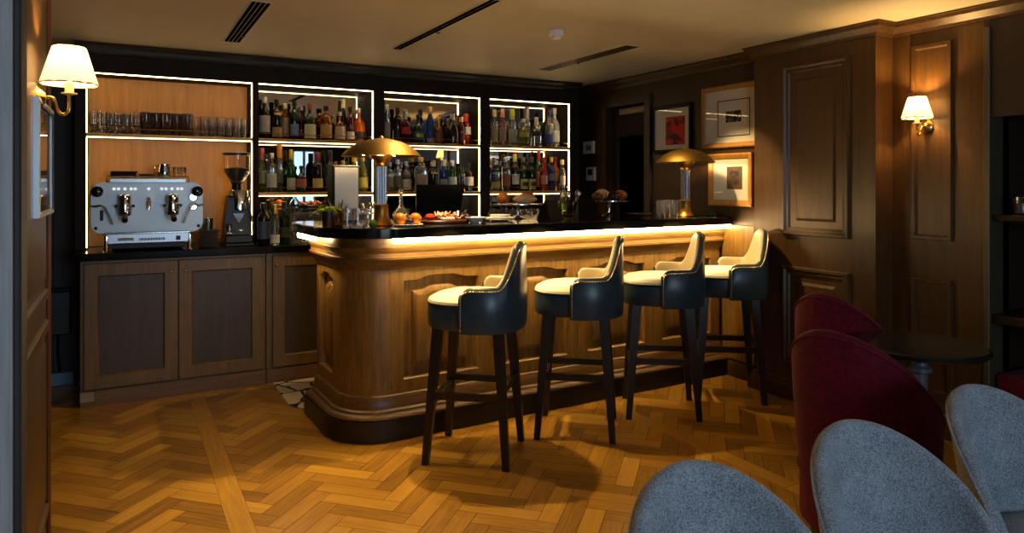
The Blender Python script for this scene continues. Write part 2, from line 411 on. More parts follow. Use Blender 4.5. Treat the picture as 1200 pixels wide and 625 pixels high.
# left side: wall with panels, far recess, near casing
mb = MB(); mb.box(-0.45, XL, YREAR, 2.93, 0, H); wl = struct(mb.build('wall_left', M['panel_oak'], smooth=False))
for (z0, z1) in ((0.975, 2.1), (0.25, 0.90)):
    mb = MB(); mb.loops(rect(1.9, 2.86, z0, z1), [(0, 0), (0.004, 0.012), (0.03, 0.012), (0.036, 0.002), (0.06, 0.002), (0.075, 0.008)], on_x(XL, 1), cap=True)
    mb.build('panel_moulding', M['panel_oak'], wl, auto=25)
mb = MB(); mb.box(XL - 0.001, XL + 0.012, 2.895, 2.925, 0, H, 0.004); mb.build('corner_bead', plain('red_oak', srgb(96, 46, 24), 0.4), wl)
mb = MB(); mb.box(-0.46, -0.172, 1.50, 1.60, 0, H, 0.004); cs = struct(mb.build('door_2_casing', M['casing'], smooth=False))
cs.name = 'door_2'
mb = MB(); mb.box(-0.174, -0.160, 1.512, 1.60, 0, H, 0.004); mb.build('casing_bead', M['wall_grey'], cs)
mb = MB(); mb.box(-1.42, -1.30, 2.8, YB, 0, H); struct(mb.build('wall_left_recess', M['wall_grey'], smooth=False))
mb = MB(); mb.box(-1.42, -0.45, 2.80, 2.93, 0, H); struct(mb.build('wall_left_return', M['wall_grey'], smooth=False))
mb = MB(); mb.box(-1.3, -0.30, YB - 0.016, YB - 0.001, 0, 0.085, 0.004); struct(mb.build('baseboard_back', plain('blue_light_tint', srgb(120, 150, 176), 0.35)))  # skirting's blue-grey colour imitates the bluish light reflected off it
mb = MB(); mb.box(-0.44, -0.415, YB - 0.02, YB - 0.001, 0.09, H - 0.01, 0.004); struct(mb.build('trim_3', M['wall_grey']))

# rear wall with two daylight windows (behind the camera, mirrored in the back bar)
WINS = [(0.25, 1.75), (2.62, 3.08)]; WZ0, WZ1 = 0.75, 2.0
mb = MB()
xs = [-0.45] + [e for w in WINS for e in w] + [4.5]
for k in range(0, len(xs), 2): mb.box(xs[k], xs[k + 1], YREAR - 0.12, YREAR, 0, H)
for a, b in WINS: mb.box(a, b, YREAR - 0.12, YREAR, 0, WZ0); mb.box(a, b, YREAR - 0.12, YREAR, WZ1, H)
struct(mb.build('wall_rear', M['wall_dark'], smooth=False))
for k, (a, b) in enumerate(WINS):
    mb = MB(); mb.box(a, b, YREAR - 0.075, YREAR - 0.069, WZ0, WZ1); w = struct(mb.build('window_%d' % (k + 1), M['pane'], smooth=False))
    mb = MB(); mb.loops(rect(a, b, WZ0, WZ1), [(0, 0.0), (0, 0.05), (0.05, 0.05), (0.05, 0.0)], on_y(YREAR - 0.1, 1), cap=False); mb.build('window_frame', M['dark_oak'], w)
    mb = MB(); mb.box((a + b) / 2 - 0.02, (a + b) / 2 + 0.02, YREAR - 0.1, YREAR - 0.05, WZ0 + 0.05, WZ1 - 0.05); mb.build('window_mullion', M['dark_oak'], w)
    light('daylight', 'AREA', ((a + b) / 2, YREAR - 0.35, (WZ0 + WZ1) / 2), (55, 5)[k], ((0.62, 0.80, 1.0), (0.40, 0.68, 1.0))[k], b - a, (pi / 2, 0, 0), size_y=WZ1 - WZ0)

# ceiling vents & detector
def vent(label, x0, x1, y0, y1, slots, mat_slot):
    t = thing('ceiling_vent', label, 'vent', ((x0 + x1) / 2, (y0 + y1) / 2, H), 0, 'slot vents in the ceiling')
    w, l = (x1 - x0) / 2, (y1 - y0) / 2
    mb = MB(); mb.loops(rect(-w - 0.008, w + 0.008, -l - 0.008, l + 0.008), [(0, 0.0), (0.001, 0.003), (0.006, 0.004)], lambda a, b, h: (a, b, -h), cap=True); mb.build('vent_frame', M['ceiling'], t, smooth=False)
    p = 2 * w / slots
    for k in range(slots):
        mb = MB(); mb.box(-w + p * k + p * 0.12, -w + p * (k + 1) - p * 0.12, -l, l, -0.0065, -0.003); mb.build('slot', mat_slot, t, smooth=False)
    return t
M['slot_black'] = plain('slot_black', srgb(8, 8, 8), 0.9, spec=0.0)
v1 = vent('broad four-slot ceiling vent above the coffee machine side', 0.552, 0.646, 3.655, 4.75, 4, M['slot_black'])
v2 = vent('long twin-slot ceiling vent above the front of the bar', 1.57, 1.625, 3.05, 4.475, 2, M['slot_black'])
v3 = vent('fine five-slot ceiling vent beyond the smoke detector', 2.86, 2.97, 3.63, 4.73, 5, plain('dark_bronze', srgb(52, 40, 22), 0.5))
for t, ys in ((v1, (0.35,)), (v2, (0.1,)), (v3, (0.15,))):
    for yy in ys:
        mb = MB(); mb.lathe([(0.012, 0.0), (0.014, -0.004), (0.008, -0.008)], 12, (0.05 if t is v3 else 0.04, yy, -0.003)); mb.build('clip', M['chrome'], t)
t = thing('smoke_detector', 'white round smoke detector on the ceiling beside the fine slotted vent', 'smoke detector', (2.24, 3.498, H))
mb = MB(); mb.lathe([(0.045, 0.0), (0.047, -0.012), (0.044, -0.028), (0.036, -0.032)], 28); mb.build('body', M['white'], t)
mb = MB(); mb.lathe([(0.027, -0.030), (0.027, -0.044), (0.022, -0.05)], 20); mb.build('sensor_cap', M['white'], t)

# wall plates on the right wall
for z, w, h_, nm, lb, ct in ((1.70, 0.17, 0.115, 'thermostat', 'white wall thermostat with small display, above the lower grey one', 'thermostat'), (1.455, 0.135, 0.125, 'control_panel', 'pale grey control panel with dark screen below the white thermostat', 'control panel')):
    t = thing(nm, lb, ct, (XR, 5.335 if h_ < 0.12 else 5.30, z))
    mb = MB(); mb.loops(rect(-w / 2, w / 2, -h_ / 2, h_ / 2), [(0, 0.0), (0.0, 0.012), (0.006, 0.018)], on_x(0), cap=True); mb.build('housing', plain('plate_grey', srgb(232, 224, 200), 0.5), t, smooth=False)
    mb = MB()
    if h_ < 0.12: mb.loops(rect(-0.05, 0.03, -0.025, 0.02), [(0, 0.018), (0.002, 0.0195)], on_x(0), cap=True); mb.build('display', plain('lcd', srgb(120, 112, 92), 0.3), t)
    else: mb.loops(rect(-0.035, 0.035, -0.01, 0.045), [(0, 0.018), (0.002, 0.0195)], on_x(0), cap=True); mb.build('screen', M['black_gloss'], t)
# dark box and its cable on the recess wall
t = thing('wall_box', 'small dark box with a cable on the grey wall beside the cabinet', 'box', (-0.385, YB - 0.022, 0.36))
mb = MB(); mb.box(-0.075, 0.075, -0.10, 0.0, 0, 0.29, 0.008); mb.build('housing', plain('blue_black', srgb(20, 28, 36), 0.35), t)
mb = MB(); mb.box(-0.08, 0.08, -0.105, 0.0, 0.29, 0.305, 0.004); mb.build('lid', M['black'], t)
mb = MB(); mb.tube([(0.0, -0.02, 0.0), (0.0, -0.02, -0.14), (0.01, -0.02, -0.26)], 0.008); mb.build('cable', M['black'], t)

# ---------------- framed pictures
def art_mat(name, bg, fg, scale, thr=0.52):
    m, nt, b = new_mat(name); N = nt.nodes; L = nt.links
    tc = N.new('ShaderNodeTexCoord'); n = N.new('ShaderNodeTexNoise'); n.inputs['Scale'].default_value = scale; n.inputs['Detail'].default_value = 3
    r = N.new('ShaderNodeValToRGB'); r.color_ramp.elements[0].position = thr - 0.04; r.color_ramp.elements[0].color = bg; r.color_ramp.elements[1].position = thr + 0.04; r.color_ramp.elements[1].color = fg
    L.new(tc.outputs['Object'], n.inputs['Vector']); L.new(n.outputs['Fac'], r.inputs['Fac']); L.new(r.outputs['Color'], b.inputs['Base Color']); b.inputs['Roughness'].default_value = 0.6
    return m
def picture(label, y0, y1, z0, z1, fw, fmat, inner, imat, line=None, inner_frame=None, dep=0.025):
    t = thing('framed_picture', label, 'picture', (XR, (y0 + y1) / 2, z0)); yc = (y0 + y1) / 2
    W, Hh = y1 - y0, z1 - z0
    mb = MB(); mb.loops(rect(-W / 2, W / 2, 0, Hh), [(0, 0.0), (0, dep), (fw * 0.25, dep + 0.004), (fw * 0.8, dep - 0.004), (fw, dep - 0.012)], on_x(0), cap=False); mb.build('frame', fmat, t, auto=25)
    mb = MB(); mb.box(-0.010, -0.003, -W / 2 + fw * 0.6, W / 2 - fw * 0.6, fw * 0.6, Hh - fw * 0.6); mb.build('mount', M['mat'], t, smooth=False)
    a0, a1, b0, b1 = inner; a0 -= yc; a1 -= yc; b0 -= z0; b1 -= z0
    mb = MB(); mb.box(-0.0125, -0.010, a0, a1, b0, b1); mb.build('print', imat, t, smooth=False)
    if line:
        l0, l1, m0, m1 = line
        mb = MB(); mb.loops(rect(l0 - yc, l1 - yc, m0 - z0, m1 - z0), [(0, 0.010), (0, 0.0115), (0.006, 0.0115), (0.006, 0.010)], on_x(0), cap=False); mb.build('ruled_line', M['black'], t, smooth=False)
    if inner_frame:
        mb = MB(); mb.loops(rect(a0 - 0.03, a1 + 0.03, b0 - 0.03, b1 + 0.03), [(0, 0.010), (0, 0.0125), (0.03, 0.0125)], on_x(0), cap=False); mb.build('inner_border', inner_frame, t, smooth=False)
    mb = MB(); mb.box(-0.0155, -0.0145, -W / 2 + fw * 0.7, W / 2 - fw * 0.7, fw * 0.7, Hh - fw * 0.7); mb.build('glazing', M['pane'], t, smooth=False)
    return t
gold_wood = wood('gold_frame', srgb(150, 104, 44), srgb(196, 142, 66), 'z', 0.32)
picture('black framed print of red shapes on a pale mount', 3.985, 4.43, 1.605, 1.985, 0.03, M['black'], (4.06, 4.275, 1.67, 1.89), art_mat('red_art', srgb(60, 8, 8), srgb(225, 34, 22), 11.0, 0.44))
picture('large gold framed print with a ruled square and small dark centre', 3.345, 3.87, 1.622, 2.068, 0.035, gold_wood, (3.50, 3.64, 1.80, 1.88), art_mat('dark_art', srgb(30, 28, 22), srgb(140, 130, 100), 40.0, 0.5), line=(3.42, 3.72, 1.70, 1.96))
picture('smaller gold framed picture below the large gold one', 3.395, 3.80, 1.205, 1.58, 0.042, gold_wood, (3.52, 3.60, 1.355, 1.455), art_mat('brown_art', srgb(26, 20, 16), srgb(72, 54, 36), 30.0, 0.5), inner_frame=plain('umber', srgb(92, 72, 48), 0.5))
# picture on the left wall
t = thing('framed_picture', 'slim silver framed picture under the wall lamp by the doorway', 'picture', (XL, 2.65, 1.262))
mb = MB(); mb.loops(rect(-0.235, 0.235, 0, 0.35), [(0, 0.0), (0, 0.022), (0.012, 0.024), (0.016, 0.018)], on_x(0, 1), cap=False); mb.build('frame', M['steel'], t, smooth=False)
mb = MB(); mb.box(0.002, 0.010, -0.225, 0.225, 0.01, 0.34); mb.build('print', plain('gold_reflection_tint', srgb(170, 124, 60), 0.3), t, smooth=False)  # ochre base colour stands in for gold light reflected in the glass
mb = MB(); mb.box(0.012, 0.014, -0.225, 0.225, 0.01, 0.34); mb.build('glazing', M['pane'], t, smooth=False)

# ---------------- wall sconces
def sconce(label, loc, sg, e, energy, grp='pleated wall lamps'):
    t = thing('wall_sconce', label, 'wall lamp', loc, 0, grp)
    # local x = out of the wall (sg), z up ; plate centre at z=0
    mb = MB()
    rr = [[(sg * d, r * cos(2 * pi * k / 24), r * 1.25 * sin(2 * pi * k / 24)) for k in range(24)] for d, r in ((0, 0.032), (0.006, 0.033), (0.012, 0.024), (0.02, 0.02), (0.03, 0.012))]
    mb.rings(rr); mb.build('wall_plate', M['brass'], t)
    pts = []
    for k in range(17):
        u = k / 16; x = 0.02 + (e - 0.02) * min(1, u * 1.35) ; 
        pts.append((0, 0, 0))
    pts = [(0.025, 0.0), (0.04, 0.004), (0.05, 0.0), (e * 0.62, -0.014), (e * 0.68, -0.034), (e * 0.78, -0.046), (e * 0.90, -0.044), (e * 0.985, -0.03), (e, -0.008), (e, 0.014)]
    P = []
    for i in range(len(pts) - 1):
        p0 = pts[max(i - 1, 0)]; p1 = pts[i]; p2 = pts[i + 1]; p3 = pts[min(i + 2, len(pts) - 1)]
        for s in range(4):
            q = s / 4
            P.append(tuple(0.5 * (2 * p1[k] + (p2[k] - p0[k]) * q + (2 * p0[k] - 5 * p1[k] + 4 * p2[k] - p3[k]) * q * q + (3 * p1[k] - p0[k] - 3 * p2[k] + p3[k]) * q ** 3) for k in (0, 1)))
    P.append(pts[-1])
    mb = MB(); mb.tube([(sg * x, 0, z) for x, z in P], 0.0048, 10); mb.build('arm', M['brass'], t)
    mb = MB(); mb.lathe([(0.008, 0.012), (0.021, 0.016), (0.021, 0.019), (0.012, 0.021), (0.0125, 0.05)], 20, (sg * e, 0, 0)); mb.build('candle_cup', M['cream'], t)
    mb = MB(); seg = 48; rr = []
    for zz, r in ((0.045, 0.071), (0.047, 0.073), (0.155, 0.043), (0.158, 0.041)):
        rr.append([(sg * e + r * (1 + (0.05 if k % 4 < 2 else 0.0)) * cos(2 * pi * k / seg), r * (1 + (0.05 if k % 4 < 2 else 0.0)) * sin(2 * pi * k / seg), zz) for k in range(seg)])
    mb.rings(rr, True, False, False); sh = mb.build('lamp_shade', M['shade'], t, auto=60)
    rr = []
    mb = MB(); mb.lathe([(0.0745, 0.043), (0.0765, 0.045), (0.0745, 0.049)], 48, (sg * e, 0, 0), False, False); mb.build('shade_trim', plain('trim_tan', srgb(190, 160, 110), 0.6), sh)
    mb = MB(); mb.lathe([(0.008, 0.05), (0.016, 0.075), (0.014, 0.095), (0.003, 0.112)], 14, (sg * e, 0, 0)); mb.build('bulb', M['bulb'], t)
    light('sconce_glow', 'POINT', (loc[0] + sg * e, loc[1], loc[2] + 0.122), energy, (1.0, 0.56, 0.18), 0.012)
    return t
sconce('pleated cream wall lamp on brass arm above the silver picture', (XL, 2.50, 1.617), 1, 0.09, 13.0)
sconce('pleated cream wall lamp on the oak panel beside the dark niche', (XM - 0.003, 2.24, 1.672), -1, 0.095, 17.0)
# ================================================================ BAR COUNTER
BA = radians(2.0); BX, BY = 1.417, 3.537
RIGHT = 2.340                                   # local x where the bar meets the wall
bar = thing('bar_counter', 'curved oak panelled bar counter with lit strip under its dark top', 'bar counter', (BX, BY, 0), BA)
PF, PS, RC = 0.07, -0.385, 0.22                 # front panel plane (local y), side panel plane (local x), corner radius
def bar_path(o, back=0.70, right=RIGHT, n=14, arc_only=False):
    cx, cy = PS + RC, PF + RC; r = RC + o
    arc = [(cx - r * sin(a), cy - r * cos(a)) for a in [pi / 2 * k / n for k in range(n + 1)]]
    if arc_only: return arc
    return [(right, PF - o)] + arc + [(PS - o, back)]
# plinth and base board
mb = MB(); mb.sweep(bar_path, [(0.0, 0.115), (0.074, 0.115), (0.076, 0.10), (0.076, 0.004), (0.0, 0.002)]); mb.build('kick_board', M['kick'], bar, auto=40)
mb = MB(); mb.sweep(bar_path, [(-0.01, 0.235), (0.006, 0.228), (0.012, 0.222), (0.020, 0.160), (0.034, 0.152), (0.036, 0.142), (0.050, 0.138), (0.064, 0.130), (0.068, 0.120), (0.060, 0.114), (0.0, 0.114)]); mb.build('plinth', M['bar_oak_h'], bar, auto=40)
# cornice under the worktop
mb = MB(); mb.sweep(bar_path, [(-0.01, 0.90), (0.010, 0.90), (0.013, 0.912), (0.018, 0.918), (0.030, 0.945), (0.046, 0.958), (0.048, 0.970), (0.038, 0.974), (0.036, 0.99), (0.050, 1.010), (0.054, 1.022), (0.044, 1.026), (0.042, 1.076), (-0.01, 1.076)]); mb.build('cornice', M['bar_oak_h'], bar, auto=40)
# lit strips
mb = MB(); mb.box(-0.19, RIGHT - 0.01, PF - 0.122, PF - 0.094, 1.050, 1.0755, 0.002); mb.build('light_strip', M['led_bar'], bar, smooth=False)
mb = MB(); mb.box(PS - 0.118, PS - 0.094, 0.36, 0.69, 1.048, 1.0755, 0.002); mb.build('light_strip', M['led_bar'], bar, smooth=False)
# panels
def arched(a0, a1, b0, b1, rise, n=20):
    def f(i):
        A0, A1, B0, B1 = a0 + i, a1 - i, b0 + i, b1 - i
        pts = [(A0, B0), (A1, B0)]
        for k in range(n + 1):
            u = 1 - k / n
            s = lambda e0, e1, x: (lambda t: t * t * (3 - 2 * t))(min(1, max(0, (x - e0) / (e1 - e0))))
            pts.append((A0 + (A1 - A0) * u, B1 + rise * (s(0.16, 0.34, u) - s(0.66, 0.84, u))))
        return pts
    return f
def bar_panel(s0, s1, fn, m0=0.085, m1=0.09, z0=0.31, z1=0.826, rise=0.022):
    mb = MB(); n = 20
    outer = arched(s0, s1, 0.222, 0.905, 0.0, n); rec = arched(s0 + m0, s1 - m1, z0, z1, rise, n)
    rr = []
    for f, i, h in ((outer, 0, -0.03), (outer, 0.0, -0.001), (outer, 0.001, 0.0), (rec, -0.010, 0.0), (rec, -0.004, -0.008), (rec, -0.001, -0.034), (rec, 0.050, -0.034), (rec, 0.053, -0.026), (rec, 0.075, -0.012), (rec, 0.080, -0.011)):
        rr.append([fn(a, b, h) for a, b in f(i)])
    mb.rings(rr, True, False, True)
    return mb
SEAM = [-0.165, 0.453, 1.082, 1.712, 2.336]
for a, b in zip(SEAM, SEAM[1:]):
    bar_panel(a, b, on_y(PF)).build('front_panel', M['bar_oak'], bar, auto=28)
bar_panel(PF + RC, 0.70, on_x(PS), 0.10, 0.06).build('side_panel', M['bar_oak'], bar, auto=28)
mb = MB(); mb.sweep(lambda o: bar_path(o, arc_only=True), [(0.0, 0.215), (0.0, 0.905)]); mb.build('corner_panel', M['bar_oak'], bar)
mb = MB(); mb.box(2.3362, RIGHT, PF, PF + 0.02, 0.22, 0.905); mb.build('end_stile', M['bar_oak'], bar, smooth=False)
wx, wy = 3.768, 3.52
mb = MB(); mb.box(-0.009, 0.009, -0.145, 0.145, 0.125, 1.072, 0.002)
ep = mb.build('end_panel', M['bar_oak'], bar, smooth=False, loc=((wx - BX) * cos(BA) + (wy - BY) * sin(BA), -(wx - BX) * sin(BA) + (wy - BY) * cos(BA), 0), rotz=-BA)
mb = MB(); mb.box(PS + 0.01, RIGHT, 0.685, 0.70, 0.0, 1.07); mb.build('back_panel', M['dark_oak'], bar, smooth=False)
# worktop
def top_path(o, n=14):
    cx, cy = PS + RC, PF + RC; r = RC + 0.13 + o
    p = [(RIGHT, PF - 0.13 - o)] + [(cx - r * sin(pi / 2 * k / n), cy - r * cos(pi / 2 * k / n)) for k in range(n + 1)]
    bl = 0.90; q = 0.14
    p += [(PS - 0.13 - o, bl - q)] + [(PS - 0.13 - o + (q + o) * (1 - cos(a)), bl - q + (q + o) * sin(a)) for a in [pi / 2 * k / 6 for k in range(1, 7)]]
    p += [(RIGHT - 0.03, bl + o)]
    return p
BT = 1.132
mb = MB(); rr = [[(x, y, z) for x, y in top_path(o)] for o, z in ((-0.004, 1.0765), (0.0, 1.081), (0.0, BT - 0.006), (-0.006, BT))]
mb.rings(rr); wt = mb.build('bar_worktop', M['granite'], loc=(BX, BY, 0), rotz=BA, auto=30)
tag(wt, 'long black polished stone worktop with rounded corner on the oak bar', 'worktop')

# ================================================================ BACK BAR
CT = 0.938
def cabinet(label, x0, x1, doors, knobs):
    t = thing('base_cabinet', label, 'cabinet', ((x0 + x1) / 2, 4.98, 0)); c = (x0 + x1) / 2
    mb = MB(); mb.box(x0 - c, x1 - c, 0.02, 0.50, 0.0, 0.888, 0.002); mb.build('carcass', M['cab_oak'], t, smooth=False)
    mb = MB(); mb.box(x0 - c, x1 - c, 0.004, 0.02, 0.0, 0.095, 0.002); mb.build('plinth', M['cab_plinth'], t, smooth=False)
    for (a, b), kx in zip(doors, knobs):
        mb = MB(); mb.loops(rect(a - c, b - c, 0.105, 0.872), [(0, -0.018), (0, 0.0), (0.003, 0.003), (0.075, 0.003), (0.079, -0.002), (0.083, -0.009), (0.105, -0.009)], on_y(0.0), cap=False); d = mb.build('door', M['cab_oak'], t, auto=20)
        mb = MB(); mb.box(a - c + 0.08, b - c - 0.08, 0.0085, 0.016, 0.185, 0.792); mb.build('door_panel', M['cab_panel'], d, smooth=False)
        mb = MB(); rr = [[(kx - c + r * cos(2 * pi * k / 14), -y, 0.805 + r * sin(2 * pi * k / 14)) for k in range(14)] for y, r in ((0.002, 0.005), (0.012, 0.005), (0.014, 0.010), (0.022, 0.011), (0.026, 0.006))]
        mb.rings(rr); mb.build('knob', M['gold'], d)
    return t
cb = cabinet('two-door oak base cabinet under the coffee machine', -0.235, 0.845, [(-0.215, 0.302), (0.308, 0.832)], [0.264, 0.349])
mb = MB(); mb.box(-0.235 - 0.305, -0.235 - 0.305 + 0.075, -0.002, 0.004, 0.03, 0.088, 0.002); mb.build('kick_plate', plain('dull_plate', srgb(150, 130, 110), 0.4), cb)
cabinet('oak base cabinet partly hidden by the curved bar end', 0.85, 1.52, [(0.89, 1.51)], [0.914])
cabinet('oak base cabinet behind the bar below the middle bottle shelves', 1.525, 2.52, [(1.54, 2.02), (2.03, 2.51)], [1.98, 2.07])
cabinet('oak base cabinet behind the bar beside the thermostat wall', 2.525, 3.60, [(2.54, 3.06), (3.07, 3.59)], [3.02, 3.11])
mb = MB(); mb.box(-0.285, 3.62, 4.945, 5.46, 0.893, CT, 0.004); bw = mb.build('back_worktop', M['granite'], smooth=False)
tag(bw, 'long black stone worktop on the oak cabinets carrying the coffee machine', 'worktop')

YF, YM = 5.25, 5.47                 # front edge and mirror line of the shelving
sv = thing('bottle_shelving', 'dark wood back bar shelving with lit edges and mirrored bays', 'shelving', (1.65, YF, CT))
def S(mbx, name, mat, par=None, smooth=False, **k): return mbx.build(name, mat, sv if par is None else par, smooth=smooth, **k)
OX = -1.65; OZ = -CT
def sbox(x0, x1, y0, y1, z0, z1, bev=0.002):
    m = MB(); m.box(x0 + OX, x1 + OX, y0 - YF, y1 - YF, z0 + OZ, z1 + OZ, bev); return m
BAYS = [(-0.213, 0.797), (0.84, 1.684), (1.772, 2.603), (2.694, 3.50)]
TOPZ = 2.062
posts = [(-0.275, -0.213), (0.797, 0.84), (1.684, 1.772), (2.603, 2.694), (3.50, 3.60)]
for a, b in posts: S(sbox(a, b, YF - 0.01, YM + 0.03, CT + 0.001, TOPZ + 0.02), 'post', M['shelf_wood'])
S(sbox(-0.275, 3.60, YF - 0.01, YM + 0.13, TOPZ + 0.02, 2.20), 'header', M['shelf_wood'])
m_ = MB(); m_.prism([(YF - 0.012, 2.20), (YF - 0.03, 2.215), (YF - 0.035, 2.235), (YF - 0.06, 2.25), (YF - 0.07, H - 0.002), (YM + 0.1, H - 0.002), (YM + 0.1, 2.20)], -0.275 + OX, 3.60 + OX, lambda a, b, h: (h, a - YF, b + OZ)); S(m_, 'cornice', plain('cornice_black', srgb(34, 32, 30), 0.45))
S(sbox(-0.275, 3.60, YM + 0.032, YM + 0.06, CT + 0.001, TOPZ + 0.02), 'back_board', M['shelf_wood'])
for k, (a, b) in enumerate(BAYS):
    if k == 0: S(sbox(a, b, YM + 0.02, YM + 0.03, CT + 0.002, TOPZ + 0.02), 'wood_back', M['bay_wood'])
    else: S(sbox(a, b, YM, YM + 0.006, CT + 0.002, TOPZ + 0.02, 0), 'mirror', M['mirror'])
    zs = [1.69] if k == 0 else [1.69, 1.30]
    for z in zs:
        sh = S(sbox(a, b, YF, YM - 0.002 + (0.02 if k == 0 else 0), z - 0.022, z), 'shelf', plain('shelf_gold', srgb(150, 112, 52), 0.35, 0.6))
        S(sbox(a + 0.002, b - 0.002, YF - 0.002, YF + 0.012, z - 0.027, z - 0.023, 0), 'edge_light', M['led'], sh)
        rl = S(MB().tube([(a + OX + 0.01, 0.012, z + OZ + 0.035), (b + OX - 0.01, 0.012, z + OZ + 0.035)], 0.0022, 6), 'rail', M['brass'], sh)
        n = 3 if k else 4
        for q in range(n):
            xx = a + (b - a) * (q + 0.5) / n
            S(MB().tube([(xx + OX, 0.012, z + OZ), (xx + OX, 0.012, z + OZ + 0.035)], 0.0028, 6), 'rail_post', M['brass'], sh)
    S(sbox(a + 0.002, b - 0.002, YF - 0.002, YF + 0.014, TOPZ + 0.0145, TOPZ + 0.019, 0), 'edge_light', M['led'])
    edges = [CT + 0.01] + [z for z in sorted(zs)] + [TOPZ + 0.018]
    for z0, z1 in zip(edges, edges[1:]):
        z1b = z1 - 0.032 if z1 < 2 else z1
        for xx in ((a, b - 0.0045) if k == 0 else (b - 0.0045,)):
            S(sbox(xx, xx + 0.0045, YF - 0.002, YF + 0.012, z0 + 0.003, z1b, 0), 'edge_light', M['led'])

# ================================================================ LIGHTS THE ROOM HAS (slot spotlights over the bar)
WARM = (1.0, 0.67, 0.28)
light('slot_spot', 'SPOT', (1.60, 3.52, H - 0.012), 150, WARM, 0.02, (radians(-10), radians(4), 0), 84, 0.6)
light('slot_spot', 'SPOT', (1.60, 3.98, H - 0.012), 60, WARM, 0.02, (radians(4), radians(8), 0), 90, 0.5)
light('slot_spot', 'SPOT', (0.60, 3.85, H - 0.012), 85, WARM, 0.02, (radians(-34), radians(-4), 0), 62, 0.5)
light('slot_spot', 'SPOT', (2.915, 3.645, H - 0.012), 150, WARM, 0.02, (radians(-8), radians(-32), 0), 56, 0.5)
